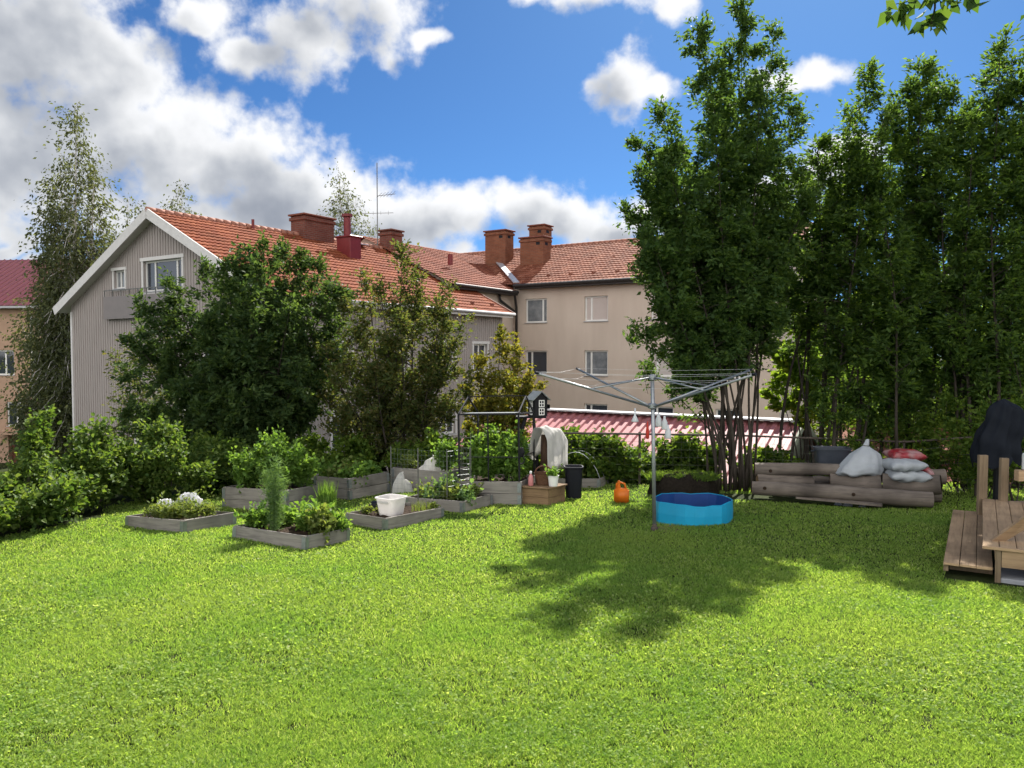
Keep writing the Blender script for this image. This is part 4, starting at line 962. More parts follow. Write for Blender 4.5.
# overhanging branch at the top right: a tree standing just outside the frame
b = gz(7.4, 5.6)
st = [(b, Vector((7.2, 5.9, 6.2)), .13, .55, 1.0)]
root = thing('overhanging_tree', b, 'tree with a leafy branch hanging into the sky at the top right corner', 'tree')
mb = MB(); tp = [b + Vector((0, 0, 0)), b + Vector((-.1, .1, 2)), b + Vector((-.15, .2, 4)), b + Vector((-.1, .3, 6))]; mb.tube([v - b for v in tp], [.16, .13, .10, .05], 10); mb.build('trunk', M_['bark'], root, smooth=True)
limb = [tp[2], P(1075, -60, 6.2), P(985, -48, 6.3), P(935, -22, 6.3), P(922, 6, 6.3)]
mb = MB(); mb.tube([v - b for v in limb], [.05, .035, .022, .012, .004], 6)
subs = [[limb[2], P(955, -18, 6.2), P(938, 2, 6.2)], [limb[3], P(915, 0, 6.4), P(896, 4, 6.4)], [limb[1], P(1060, 0, 6.2), P(1034, 28, 6.2)], [limb[2], P(972, -30, 6.3), P(968, -6, 6.3)], [limb[3], P(935, 8, 6.3), P(931, 24, 6.3)], [limb[1], P(1090, 20, 6.3), P(1070, 60, 6.3)]]
for s_ in subs: mb.tube([v - b for v in s_], [.012, .008, .003], 5)
mb.build('limb', M_['bark'], root, smooth=True)
pt = []
for s_ in subs:
    for q in range(20):
        t_ = random.uniform(.55, 1.05); pt.append(s_[1].lerp(s_[2], (t_ - .5) * 2) + Vector((random.gauss(0, .05), random.gauss(0, .05), random.gauss(-.01, .035))))
for q in range(900):
    a = random.uniform(0, 6.28); pt.append(Vector((8.6, 5.6, 6.3)) + Vector((math.cos(a), math.sin(a), 0)) * random.uniform(.2, 1.2) + Vector((0, 0, random.gauss(0, .7))))
pt = np.array([tuple(v - b) for v in pt])
link('crown', leaf_mesh('crown', pt, .13, .075, .9, .5), M_['L_maple'], root)

# hedge of currant and raspberry bushes at the left
def bush(kind, label, cx, cy, rx, ry, h, n, mat, leaf, group=None, nst=12, env=.34, z=None, twig=.2, cat='bush', round_=True, start=.15, up=.9, sprig=()):
    b = gz(cx, cy)
    if z is not None: b.z = z
    st = []
    for k in range(nst):
        a = 6.283 * (k + random.random() * .8) / nst; q = random.random() ** .55
        tx, ty = cx + rx * q * math.cos(a), cy + ry * q * math.sin(a)
        hh = h * (1 - .55 * q ** 2.2) * random.uniform(.82, 1.06)
        st.append((b + Vector((rx * q * .35 * math.cos(a), ry * q * .35 * math.sin(a), 0)), Vector((tx, ty, max(b.z, G(tx, ty)) + hh)), .014, start, env * random.uniform(.8, 1.1)))
    for (sx, sy, sz) in sprig: st.append((b, Vector((sx, sy, sz)), .012, .55, .16))
    return plant(kind, cat, label, b, st, n, mat, leaf, 'bark', group, one_trunk=True, trunk_name='stems', crown_name='foliage', round_=round_, droop=.25, up=up, twig=twig, asc=.6, per_branch=10)
HG = 'bushes of the hedge along the left of the lawn'
bush('hedge_bush', 'nearest hedge bush at the left edge of the lawn, broad leaves glowing', -6.85, 9.1, .95, .8, .52, 9500, 'L_hedge', (.065, .055), HG, 12)
bush('hedge_bush', 'low outer hedge bush at the left edge, below the peach building', -8.0, 10.8, 1.0, .9, .5, 8000, 'L_hedge', (.065, .055), HG, 12)
bush('hedge_bush', 'hedge bush with a tall upright sprig in front of the birch', -6.75, 10.5, .85, .8, .78, 11500, 'L_hedge', (.062, .052), HG, 12, sprig=[(*P(44, 422, 11.2),), (*P(38, 440, 11.2),)])
bush('hedge_bush', 'hedge bush in front of the grey gable, with light green tips', -6.65, 11.8, .9, .8, .95, 12000, 'L_hedge', (.062, .052), HG, 12, sprig=[(*P(106, 432, 12.2),), (*P(85, 436, 12.2),)])
bush('hedge_bush', 'tall yellow-green hedge bush behind the bed with the white film', -5.95, 13.0, .85, .75, 1.16, 12000, 'L_hedge', (.06, .05), HG, 12, sprig=[(*P(158, 428, 13.2),), (*P(176, 436, 13.2),)])
bush('hedge_bush', 'hedge bush between the film bed and the pea plants', -5.2, 14.2, .7, .7, .95, 8000, 'L_hedge', (.06, .05), HG, 10)
bush('hedge_bush', 'dark shaded hedge bush below the round tree', -7.6, 13.6, 1.1, 1.0, .9, 6000, 'L_hedge', (.08, .07), HG, 10)

# hazel and raspberry bushes in front of the garage
GB = 'bushes between lawn and garage'
for cx_, Y, top, rx, lab, n in [
 (562, 15.9, 427, .75, 'bright bush right of the birdhouse, below the left end of the garage roof', 9000),
 (600, 15.6, 436, .75, 'bush behind the orange can with light glowing leaves', 9000),
 (640, 16.2, 452, .7, 'bush behind the clothes dryer pole, below the garage roof', 7500),
 (690, 16.0, 440, .75, 'bush left of the bare trunks, below the garage roof', 8000),
 (766, 15.8, 455, .7, 'bush right of the bare trunks, left of the log pile', 7000),
 (812, 15.6, 476, .45, 'low bush behind the top log and the dark tub', 5500)]:
    x_ = (cx_ - 512) / F * Y; h_ = P(cx_, top, Y).z - G(x_, Y)
    bush('garage_bush', lab, x_, Y, rx, .6, h_, n, 'L_bush', (.085, .07), GB, 12, .34)
# shrubs filling in behind the beds
BB = 'shrubs in the shade behind the raised beds'
for cx_, Y, top, rx, lab, n in [(300, 16.0, 440, .8, 'shaded shrub behind the pea plants', 5000), (352, 15.8, 440, .7, 'shaded shrub behind the strawberry bed', 5000), (425, 15.4, 432, .7, 'shrub behind the netted bed with the white cloth', 6000), (472, 15.6, 436, .6, 'shrub climbing behind the black trellis frame', 5500), (515, 15.6, 440, .55, 'shrub behind the white fleece hood', 5000), (215, 15.8, 440, .8, 'shaded shrub at the foot of the dark round tree', 4500)]:
    x_ = (cx_ - 512) / F * Y; h_ = P(cx_, top, Y).z - G(x_, Y)
    bush('shade_shrub', lab, x_, Y, rx, .5, h_, n, 'L_bush', (.075, .055), BB, 10, .32)
# sunlit shrubs down the slope behind the rowans, seen in the gaps
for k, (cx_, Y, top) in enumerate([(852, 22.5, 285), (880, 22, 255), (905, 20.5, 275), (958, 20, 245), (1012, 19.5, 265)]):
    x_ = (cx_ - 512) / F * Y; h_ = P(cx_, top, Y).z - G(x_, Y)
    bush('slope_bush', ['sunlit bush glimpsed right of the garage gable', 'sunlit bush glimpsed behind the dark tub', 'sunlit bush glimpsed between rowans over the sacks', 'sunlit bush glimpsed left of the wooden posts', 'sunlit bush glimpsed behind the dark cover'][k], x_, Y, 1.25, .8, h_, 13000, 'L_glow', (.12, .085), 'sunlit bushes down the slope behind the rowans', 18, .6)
# ------------------------------------------------------------------ raised beds
BY = R(-32)
def bed(near, a, b, layers, label, yaw=BY, at=None, dz=0.0, group='raised beds of pallet collars'):
    p = at if at is not None else gp(*near)
    M = gframe(p.x, p.y, yaw, .015)
    root = thing('raised_bed', p, label, 'raised bed', group, M=M)
    t = .022; h = .19
    for k in range(layers):
        z0, z1 = k * (h + .004), k * (h + .004) + h; j = .004
        for bx, m in (((-a, 0, z0), (0, t, z1)), 0), (((-a, b - t, z0), (0, b, z1)), 0), (((-a, t + .001, z0), (-a + t, b - t - .001, z1)), 1), (((-t, t + .001, z0), (0, b - t - .001, z1)), 1):
            mb = MB(); mb.box(*bx, None, j); mb.build('board', M_['woody' if m else 'wood'], root, bevel=.004)
        for cx_, cy_, sx_, sy_ in ((0, 0, -1, 1), (-a, 0, 1, 1), (0, b, -1, -1), (-a, b, 1, -1)):
            mb = MB(); o_ = .006
            mb.box((min(cx_ - sx_ * o_, cx_ + sx_ * .055), min(cy_ - sy_ * o_, cy_ - sy_ * .0015), z0 + .02), (max(cx_ - sx_ * o_, cx_ + sx_ * .055), max(cy_ - sy_ * o_, cy_ - sy_ * .0015), z1 - .02))
            mb.box((min(cx_ - sx_ * o_, cx_ - sx_ * .0015), min(cy_ - sy_ * .0, cy_ + sy_ * .055), z0 + .02), (max(cx_ - sx_ * o_, cx_ - sx_ * .0015), max(cy_ - sy_ * .0, cy_ + sy_ * .055), z1 - .02))
            mb.build('hinge', M_['galv'], root)
    zt = layers * (h + .004)
    mb = MB()
    mb.grid(22, 16, lambda u, v: (-a + t + u * (a - 2 * t), t + v * (b - 2 * t), zt - .045 + .018 * math.sin(u * 17 + v * 5) * math.sin(v * 13 + u * 3) + random.uniform(-.012, .012)))
    mb.build('soil', M_['soil'], root, smooth=True)
    KEEP_OUT.append((*(M @ Vector((-a / 2, b / 2, 0))).xy, yaw, a / 2, b / 2))
    return M, zt, a, b
def inbed(B, u, v):
    M, zt, a, b = B
    return M @ Vector((-a + u * a, v * b, zt - .045))
def veg(kind, label, p, r, h, n, mat, leaf, group=None, cat='plant', nst=7, round_=True, env=None, up=.9):
    p = Vector(p); st = []
    for k in range(nst):
        a = 6.283 * (k + random.random()) / nst; q = random.random() ** .6
        st.append((p, p + Vector((r * q * math.cos(a), r * q * math.sin(a), h * (1 - .4 * q * q) * random.uniform(.75, 1.05))), .005, .2, env or max(.04, r * .35)))
    root = thing(kind, p, label, cat, group)
    tr, br, pts, dirs, _ = grow(st, n, leaf, twig=max(.04, r * .3), cluster=.02, asc=.6)
    mb = MB()
    for path, rad in tr: mb.tube([v - p for v in path], rad, 4, cap=False)
    mb.build('stem', M_[mat], root)
    link('foliage', leaf_mesh('foliage', pts - np.array(p), leaf[0], leaf[1], .1, up, dirs, round_=round_), M_[mat], root)
    return root
def blades(kind, label, p, r, h, n, mat, w=.006, group=None, lean=.35, parent=None):
    p = Vector(p); V = []; Fc = []
    a = rng.random(n) * 6.283; q = np.sqrt(rng.random(n)) * r
    base = np.stack([q * np.cos(a), q * np.sin(a), np.zeros(n)], 1)
    hh = h * rng.uniform(.55, 1.05, n); ln = lean * hh * rng.random(n); la = rng.random(n) * 6.283
    mid = base + np.stack([ln * .3 * np.cos(la), ln * .3 * np.sin(la), hh * .55], 1); tip = base + np.stack([ln * np.cos(la), ln * np.sin(la), hh], 1)
    sa = rng.random(n) * 6.283; sd = np.stack([np.cos(sa), np.sin(sa), 0 * sa], 1) * w / 2
    V = np.stack([base - sd, base + sd, mid + sd, mid - sd, tip], 1).reshape(-1, 3); i = np.arange(n)[:, None] * 5
    o = link(kind, np_mesh(kind, V, [i + np.array([[0, 1, 2, 3]]), i + np.array([[3, 2, 4]])]), M_[mat], None, p)
    return tag(o, label, 'plant', group)

A = bed((183, 534), 1.2, .85, 1, 'low pallet-collar bed nearest the left hedge, with white film on it', yaw=R(-30))
for k, (u, v, r, n) in enumerate([(.35, .25, .16, 700), (.62, .2, .17, 800), (.82, .35, .15, 600), (.55, .5, .16, 700), (.8, .65, .14, 500), (.3, .75, .12, 400)]):
    veg('pale_salad', 'pale yellow-green salad plants, %s of the bed with the film' % ['left front', 'centre front', 'right front corner', 'middle', 'right rear', 'left rear'][k], inbed(A, u, v), r, .20, n, 'L_pale', (.05, .026), 'salad plants in the film bed', nst=9, round_=False)
for k, (u, v, s, lab) in enumerate([(.18, .55, .62, 'small crumpled white film lump at the left in the bed by the hedge'), (.34, .85, .82, 'larger crumpled white film hood standing at the back of the bed by the hedge')]):
    p_ = inbed(A, u, v); mb = MB(); ph = k * 2
    def fn(uu, vv, s=s, ph=ph):
        a = uu * 6.283; hh = (1 - (1 - vv) ** 2.0) * .30 * s * (1 + .16 * math.sin(2 * a + ph) + .07 * math.sin(5 * a + 2))
        r_ = (.175 + .035 * math.sin(3 * a + ph + 3 * vv) + .022 * math.sin(8 * a + vv * 9) + .014 * math.sin(17 * a - vv * 15)) * s * (1 - vv ** 2.2) ** .5
        return (r_ * math.cos(a) * 1.15, r_ * math.sin(a) * .8, hh + .016 * math.sin(7 * a + 11 * vv) + .010 * math.sin(13 * a - 17 * vv))
    mb.grid(72, 26, fn, True); tag(mb.build('plastic_film', M_['film'], None, p_, smooth=True), lab, 'plastic film', 'white film over seedlings')

B = bed((286, 514), 1.25, .85, 2, 'double-height bed full of tall pea plants', yaw=R(-22))
for k, (u, v, h_, n) in enumerate([(.25, .35, .62, 3400), (.5, .45, .78, 4200), (.72, .35, .70, 3400), (.42, .75, .84, 3400), (.8, .75, .60, 2400), (.12, .7, .46, 1800)]):
    veg('pea_plant', 'bushy pea plants at %s of the double-height bed' % ['the left front', 'the centre front', 'the right front', 'the tall middle rear', 'the right rear', 'the low left end'][k], inbed(B, u, v), .30, h_, n, 'L_veg', (.055, .038), 'pea plants in the double-height bed', nst=11)
C = bed((350, 500), 1.0, .9, 2, 'double-height bed of strawberry plants behind the onion clump', yaw=R(-40))
for k, (u, v) in enumerate([(.2, .3), (.5, .25), (.8, .3), (.35, .7), (.7, .7)]):
    veg('strawberry_plant', 'low strawberry plants at %s of the second double-height bed' % ['the left front', 'the front middle', 'the front corner', 'the left rear', 'the right rear'][k], inbed(C, u, v), .24, .14, 650, 'L_pale' if k % 2 else 'L_veg', (.06, .05), 'strawberry plants', nst=9)
D = bed((305, 551), 1.2, .80, 1, 'front low bed with a tall feathery dill stalk', yaw=R(-28))
# dill
p_ = inbed(D, .36, .35); dl_ = thing('dill_plant', p_, 'tall feathery dill stalks rising from the front bed', 'plant')
mb = MB(); tops_ = []
for k in range(16):
    a = random.uniform(0, 6.28); q = random.uniform(0, .07); tpz = random.uniform(.55, 1.0)
    t_ = Vector((q * 1.9 * math.cos(a), q * 1.9 * math.sin(a), tpz)); mb.tube([(q * math.cos(a), q * math.sin(a), 0), t_ * .5, t_], [.006, .005, .002], 4, cap=False); tops_.append((q, a, t_))
mb.build('stem', M_['L_blue'], dl_)
n = 2600; k = rng.integers(0, len(tops_), n); T = np.array([tuple(t[2]) for t in tops_])[k]; s = rng.random((n, 1)) ** .7
pts = T * s + rng.normal(size=(n, 3)) * np.array([.045, .045, .03])
link('foliage', leaf_mesh('foliage', pts, .075, .006, -.5, .2, fold=0), M_['L_blue'], dl_)
for k, (u, v, r, h_, n, mt) in enumerate([(.12, .35, .17, .20, 1100, 'L_veg'), (.22, .75, .16, .20, 900, 'L_veg'), (.72, .62, .22, .24, 1900, 'L_veg'), (.9, .55, .19, .22, 1300, 'L_pale'), (.58, .85, .18, .22, 1000, 'L_veg'), (.9, .88, .15, .18, 700, 'L_veg')]):
    veg('leafy_plant', 'leafy green vegetables at %s of the front bed' % ['the left end', 'the left rear', 'right of centre', 'the right end', 'the rear middle', 'the right rear corner'][k], inbed(D, u, v), r, h_, n, mt, (.06, .042), 'leafy vegetables in the front bed', nst=9)
E = bed((385, 531), .8, 1.2, 1, 'low bed holding a milky tub and a black roll', yaw=R(-37))
blades('onion_clump', 'upright clump of onion greens between the dill and the milky tub', gp(327, 509), .14, .48, 240, 'L_veg', .012)
for k, (u, v) in enumerate([(.35, .35), (.2, .2), (.85, .9)]):
    veg('seedling', 'small seedlings in the tub bed, %s' % ['in front of the tub', 'at the left end', 'at the far right end'][k], inbed(E, u, v), .09, .10, 160, 'L_pale', (.04, .025), 'seedlings in the tub bed', nst=5)
blades('grass_tuft', 'thin grassy seedlings right of the milky tub', inbed(E, .8, .75), .16, .16, 130, 'L_pale', .006)
p_ = inbed(E, .60, .36); tb = thing('milky_tub', p_, 'milky white square tub standing in the low bed', 'tub', yaw=BY)
mb = MB(); mb.lathe([(.135, 0), (.14, .01), (.172, .235), (.19, .245), (.19, .262), (.166, .262), (.130, .03)], 40, None, 5, True, True); mb.build('tub_wall', M_['bucket'], tb, smooth=False)
mb = MB(); mb.box((-.10, -.193, .19), (.10, -.182, .225)); mb.build('grip', M_['bucket'], tb)
p_ = inbed(E, .16, .50); mb = MB(); d_ = Vector((.3, .06, 0)); mb.tube([(-.17, -.03, .075), (0, 0, .085), (.17, .03, .08)], [.07, .085, .075], 14); mb.tube([(-.19, -.03, .06), (.1, -.06, .07)], [.05, .06], 12)
tag(mb.build('black_roll', M_['bin'], None, p_, smooth=True), 'rolled black plastic lying left of the milky tub', 'plastic roll')

Fb = bed((463, 513), 1.15, .8, 1, 'low bed with sprawling seedlings in front of the black trellis', yaw=R(-33))
for k, (u, v, r, h_, n) in enumerate([(.2, .4, .16, .12, 600), (.42, .6, .17, .26, 900), (.62, .35, .17, .12, 700), (.85, .4, .15, .10, 500), (.75, .75, .14, .10, 400), (.35, .25, .12, .08, 300)]):
    veg('squash_plant', 'blue-green squash plants %s of the bed in front of the trellis' % ['at the left', 'tallest, in the middle', 'right of the middle', 'at the right corner', 'at the right rear', 'at the left front'][k], inbed(Fb, u, v), r, h_, n, 'L_blue' if k % 2 else 'L_pale', (.065, .05), 'plants in the bed before the trellis', nst=8)
Gp = gp(521, 505)
Gb = bed(None, 1.08, 1.2, 2, 'double-height bed standing under the black trellis frame', yaw=R(-14), at=Gp)
for k, (u, v, h_, n) in enumerate([(.15, .5, .75, 900), (.4, .4, .55, 900), (.6, .6, .8, 1100), (.85, .4, .45, 700), (.3, .8, .9, 1000), (.75, .85, .85, 1000)]):
    veg('climbing_bean', 'climbing beans under the trellis frame, %s' % ['along the left post', 'low at the front', 'in the middle', 'by the right front post', 'at the left rear', 'at the right rear'][k], inbed(Gb, u, v), .15, h_, n, 'L_veg', (.065, .05), 'climbing plants on the trellis frame', nst=6)
Hb = bed((443, 487), 1.15, .9, 2, 'bed behind net, with white cloth and a green bush in it', yaw=R(-25), at=gp(446, 492.5))
veg('potato_bush', 'light green bush at the right end of the netted bed', inbed(Hb, .86, .3), .24, .52, 1700, 'L_veg', (.06, .045), nst=10)
veg('low_herb', 'pale herbs at the left end of the netted bed', inbed(Hb, .15, .35), .18, .18, 700, 'L_pale', (.05, .03), nst=8)
def cloth_lump(label, p, sx_, sy_, sz_, ph, mat='fleece', name='white_cloth'):
    mb = MB()
    def fn(uu, vv):
        a = uu * 6.283; r_ = (1 - vv) ** .5 * (1 + .18 * math.sin(3 * a + ph) + .10 * math.sin(7 * a + ph * 2 + 5 * vv) + .05 * math.sin(13 * a - 7 * vv))
        return (sx_ * r_ * math.cos(a) + .2 * sx_ * vv * math.sin(ph), sy_ * r_ * math.sin(a), sz_ * (1 - (1 - vv) ** 1.25) * (1 + .25 * math.cos(a + ph)) * (1 + .10 * math.sin(5 * a + ph) + .06 * math.sin(9 * a + 8 * vv)))
    mb.grid(36, 12, fn, True); return tag(mb.build(name, M_[mat], None, p, smooth=True), label, 'cloth', 'white cloths by the netted bed')
cloth_lump('white cloth heaped inside the netted bed beside the green bush', inbed(Hb, .58, .3), .24, .18, .22, 1.0)
cloth_lump('white cloth bunched on the grass in front of the netted bed', gp(402, 492.5), .19, .12, .27, 2.4)
Jb = bed(None, 1.0, .7, 1, 'far bed under a wire hoop, right of the black bin', yaw=R(-20), at=gp(600, 488))
veg('cabbage_patch', 'pale plants under the hoop right of the black bin', inbed(Jb, .5, .5), .30, .16, 900, 'L_pale', (.06, .05), nst=10)
mb = MB()
for v in (.1, .6):
    a0 = inbed(Jb, .0, v); a1 = inbed(Jb, 1.0, v); mb.tube([a0.lerp(a1, k / 12) + Vector((0, 0, .55 * math.sin(math.pi * k / 12) ** .7)) for k in range(13)], .005, 5)
tag(mb.build('hoop', M_['cord'], None, None, smooth=True), 'pale bent wire hoops over the far bed behind the black bin', 'hoop')

# black trellis frame over the bed
MGb = Gb[0]; zt = 0
def tg(x, y, z): return Vector((x, y, z))
tr_ = thing('trellis_frame', Gp, 'black metal trellis frame with small pitched end over the double-height bed', 'trellis', M=MGb)
H_ = 1.47
cor = [(-1.05, .04), (-.03, .04), (-.03, 1.16), (-1.05, 1.16)]
for cx_, cy_ in cor:
    mb = MB(); mb.bar((cx_, cy_, .30), (cx_, cy_, H_), .026); mb.build('post', M_['black'], tr_)
mb = MB(); mb.bar((-.55, .04, .35), (-.55, .04, H_), .018); mb.build('post', M_['black'], tr_)
mb = MB()
for k in range(4):
    a, b = cor[k], cor[(k + 1) % 4]; mb.bar((*a, H_ + .012), (*b, H_ + .012), .024); mb.bar((*a, .78), (*b, .78), .012)
mb.build('rail', M_['black'], tr_)
mb = MB()
for x_ in (-1.05, -.03):
    mb.bar((x_, .04, H_ + .02), (x_, .6, H_ + .30), .022); mb.bar((x_, 1.16, H_ + .02), (x_, .6, H_ + .30), .022)
mb.bar((-1.05, .6, H_ + .31), (-.03, .6, H_ + .31), .02); mb.build('gable_bars', M_['black'], tr_)
mb = MB(); mb.box((-.98, .10, H_ + .026), (-.1, .5, H_ + .034)); mb.build('top_shelf', M_['galv'], tr_)
mb = MB()
for k in range(9):
    z = .42 + k * .085; mb.bar((-1.0, .03, z), (-.84, .03, z), .004, .007)
mb.bar((-1.0, .03, .38), (-1.0, .03, 1.2), .005); mb.bar((-.84, .03, .38), (-.84, .03, 1.2), .005); mb.build('ladder_net', M_['wire'], tr_)
# black A-shaped stand and the birdhouse on it
pb = P(536, 415, 14.1)
st_ = thing('plant_stand', (pb.x - .20, pb.y + .02, G(pb.x, pb.y)), 'black splayed wooden stand carrying the little black house', 'stand')
zb = pb.z - .05 - st_.location.z
for dx, dy in ((-.34, -.22), (.20, -.22), (-.30, .25), (.22, .25)):
    mb = MB(); mb.bar((dx * .28 + .1, dy * .3, zb), (dx * 1.25, dy, .0), .05); mb.build('leg', M_['black'], st_)
mb = MB(); mb.box((-.16, -.14, zb), (.38, .14, zb + .03)); mb.build('platform', M_['black'], st_)
mb = MB(); mb.bar((-.25, -.16, zb * .55), (.24, -.16, zb * .55), .035); mb.build('crossbar', M_['black'], st_)
bh = thing('birdhouse', (pb.x + .03, pb.y, pb.z - .02), 'little black two-storey birdhouse with white windows and pale roof', 'birdhouse', yaw=R(24))
bw_, bd_, b1_, b2_ = .125, .14, .33, .44
mb = MB(); mb.add([(-bw_, -bd_, 0), (bw_, -bd_, 0), (bw_, -bd_, b1_), (0, -bd_, b2_), (-bw_, -bd_, b1_), (-bw_, bd_, 0), (bw_, bd_, 0), (bw_, bd_, b1_), (0, bd_, b2_), (-bw_, bd_, b1_)],
    [(0, 1, 2, 3, 4), (9, 8, 7, 6, 5), (0, 4, 9, 5), (2, 1, 6, 7), (0, 5, 6, 1), (4, 3, 8, 9), (3, 2, 7, 8)]); mb.build('wall', M_['black'], bh)
mb = MB(); mb.bar((-bw_ - .05, 0, b1_ - .035), (0, 0, b2_ + .012), 2 * bd_ + .07, .014); mb.bar((bw_ + .05, 0, b1_ - .035), (.002, 0, b2_ + .012), 2 * bd_ + .07, .014); mb.build('roof', M_['galv'], bh)
def bwin(M, z):
    mb = MB(); a = .055
    for q in (((-a, -.008, z - a * 1.15), (-a + .014, -.001, z + a * 1.15)), ((a - .014, -.008, z - a * 1.15), (a, -.001, z + a * 1.15)), ((-a + .014, -.008, z - a * 1.15), (a - .014, -.001, z - a * 1.15 + .014)), ((-a + .014, -.008, z + a * 1.15 - .014), (a - .014, -.001, z + a * 1.15)), ((-.006, -.0075, z - a), (.006, -.001, z + a)), ((-a + .014, -.007, z - .006), (a - .014, -.001, z + .006))): mb.box(*q, M)
    mb.build('window', M_['white'], bh)
for z in (.09, .235):
    bwin(Matrix.Translation((.01, -bd_, 0)), z); bwin(Matrix.Translation((-bw_, 0, 0)) @ Matrix.Rotation(R(-90), 4, 'Z'), z)
mb = MB(); mb.box((bw_ + .003, -.07, .13), (bw_ + .09, .07, .145)); mb.box((bw_ + .08, -.07, .145), (bw_ + .09, .07, .21)); mb.build('balcony', M_['black'], bh)
# white fleece hood over a hoop, bark stump inside
pf = gp(552, 500)
fl_p = Vector((P(545, 470, pf.y + .35).x, pf.y + .55, G(pf.x, pf.y)))
mb = MB()
zt_f = P(546, 426, fl_p.y).z - fl_p.z; zr_f = P(565, 468, fl_p.y).z - fl_p.z; xL = P(533, 450, fl_p.y).x - fl_p.x; xR_ = P(563, 450, fl_p.y).x - fl_p.x
ck_, sk_ = math.cos(R(-40)), math.sin(R(-40)); xm_ = (xL + xR_) / 2; hw_f = (xR_ - xL) / 2 * .80
def spin(x_, y_): return (xm_ + x_ * ck_ - y_ * sk_, x_ * sk_ + y_ * ck_)
def hood(u, v):
    a = math.pi * (1 - u); base_ = zr_f + (.22 * (1 - u * 2) if u < .5 else .0) - .02 * math.sin(v * 5)
    rise = max(0, math.sin(a)) ** .62
    x_ = hw_f * math.copysign(abs(math.cos(a)) ** .85, math.cos(a)) * (1 + .10 * math.sin(math.pi * v))
    z_ = base_ + (zt_f - base_) * rise - .14 * max(0, v - .45) * rise
    f = .009 * math.sin(v * 13 + u * 7) + .006 * math.sin(u * 25 + v * 6) + .004 * math.sin(v * 31 - u * 12)
    return (*spin(x_ * (1 + f * 1.2) + f, -.27 + v * .58 + .02 * math.sin(u * 11)), z_ + f)
mb.grid(56, 24, hood)
def tail(u, v):
    x_, y_ = spin(-hw_f - .20 * u, -.22 + .12 * v + .03 * math.sin(u * 12))
    return (x_ + .012 * math.sin(v * 14), y_, zr_f + .40 - v * (.26 - .1 * u) - .12 * u * u + .03 * math.sin(u * 7 + v * 3))
mb.grid(18, 12, tail)
fo_ = mb.build('fleece_hood', M_['fleece'], None, fl_p, smooth=True)
sm = fo_.modifiers.new('thick', 'SOLIDIFY'); sm.thickness = .006
tag(fo_, 'white fleece hood draped over an arch beside the trellis', 'fleece cover')
mb = MB(); zs_ = zt_f - .16
mb.tube([(xm_ - .03, .05, 0), (xm_ - .05, .05, .3), (xm_ - .03, .04, .6), (xm_ - .04, .05, zs_)], [.12, .10, .105, .08], 12)
mb.tube([(xm_ + .08, .02, 0), (xm_ + .09, .02, .5), (xm_ + .07, .02, zs_ - .12)], [.07, .06, .05], 9)
tag(mb.build('bark_stump', M_['stump'], None, fl_p, smooth=True), 'upright dark bark stump under the white fleece hood', 'tree stump')
# hanging thing on the post
ph_ = P(521.5, 444, Gp.y - .03)
hg = thing('hanging_ornament', ph_, 'dark metal ornament hanging from the front trellis post', 'ornament')
mb = MB(); mb.tube([(0, 0, .02), (0, 0, -.06)], .004, 4); mb.tube([(0, -.0, -.06), (.012, 0, -.14), (0, 0, -.2)], [.03, .04, .03], 8); mb.build('hook', M_['black'], hg)
mb = MB(); mb.tube([(.045 * math.cos(t), 0, -.26 + .06 * math.sin(t)) for t in np.linspace(0, 6.283, 16)], .012, 5, cap=False); mb.build('ring', M_['black'], hg)

# wooden chest with the basket, bottle and pot on it
pc = gp(548, 506); MC = gframe(pc.x, pc.y, R(-30), .01)
ch = thing('wooden_chest', pc, 'brown wooden planter chest with lid beside the trellis bed', 'chest', M=MC)
ca, cb_, cz = .50, .62, .31
for k in range(2):
    z0_, z1_ = .0 + k * .135, .131 + k * .135
    for q0_, q1_ in (((-ca, 0, z0_), (0, .02, z1_)), ((-ca, cb_ - .02, z0_), (0, cb_, z1_)), ((-ca, .021, z0_), (-ca + .02, cb_ - .021, z1_)), ((-.02, .021, z0_), (0, cb_ - .021, z1_))):
        mb = MB(); mb.box(q0_, q1_); mb.build('board', M_['chest'], ch, bevel=.004)
mb = MB(); mb.box((-ca - .03, -.03, .272), (.03, cb_ + .03, .30)); mb.build('lid', M_['chest'], ch, bevel=.006)
KEEP_OUT.append((*(MC @ Vector((-ca / 2, cb_ / 2, 0))).xy, R(-30), ca / 2, cb_ / 2))
def onchest(x, y): return MC @ Vector((x, y, .302))
pq = onchest(-.25, .32); bk = thing('basket', pq, 'dark wicker basket with handle on the wooden chest', 'basket')
mb = MB(); mb.lathe([(.11, 0), (.125, .02), (.15, .19), (.16, .20), (.145, .195), (.12, .03)], 20, None, 3); mb.build('basket_wall', M_['basket'], bk)
mb = MB(); mb.tube([(-.14 * math.cos(t), 0, .19 + .12 * math.sin(t)) for t in np.linspace(0, math.pi, 12)], .012, 6); mb.build('handle', M_['basket'], bk, smooth=True)
pq = onchest(-.36, .08); bt = thing('spray_bottle', pq, 'pink plastic bottle on the left of the wooden chest', 'bottle')
mb = MB(); mb.lathe([(.038, 0), (.043, .01), (.043, .12), (.03, .16), (.016, .185), (.016, .2)], 16); mb.build('bottle_body', M_['pink'], bt, smooth=True)
mb = MB(); mb.lathe([(.02, .2), (.02, .23), (.012, .24)], 12); mb.build('cap', M_['pot'], bt)
pq = onchest(-.02, .22); pt_ = thing('flower_pot', pq, 'white flower pot with green leaves on the right of the wooden chest', 'pot')
mb = MB(); mb.lathe([(.065, 0), (.07, .008), (.088, .16), (.095, .165), (.095, .178), (.082, .178), (.075, .13)], 24); mb.build('pot_wall', M_['pot'], pt_, smooth=False)
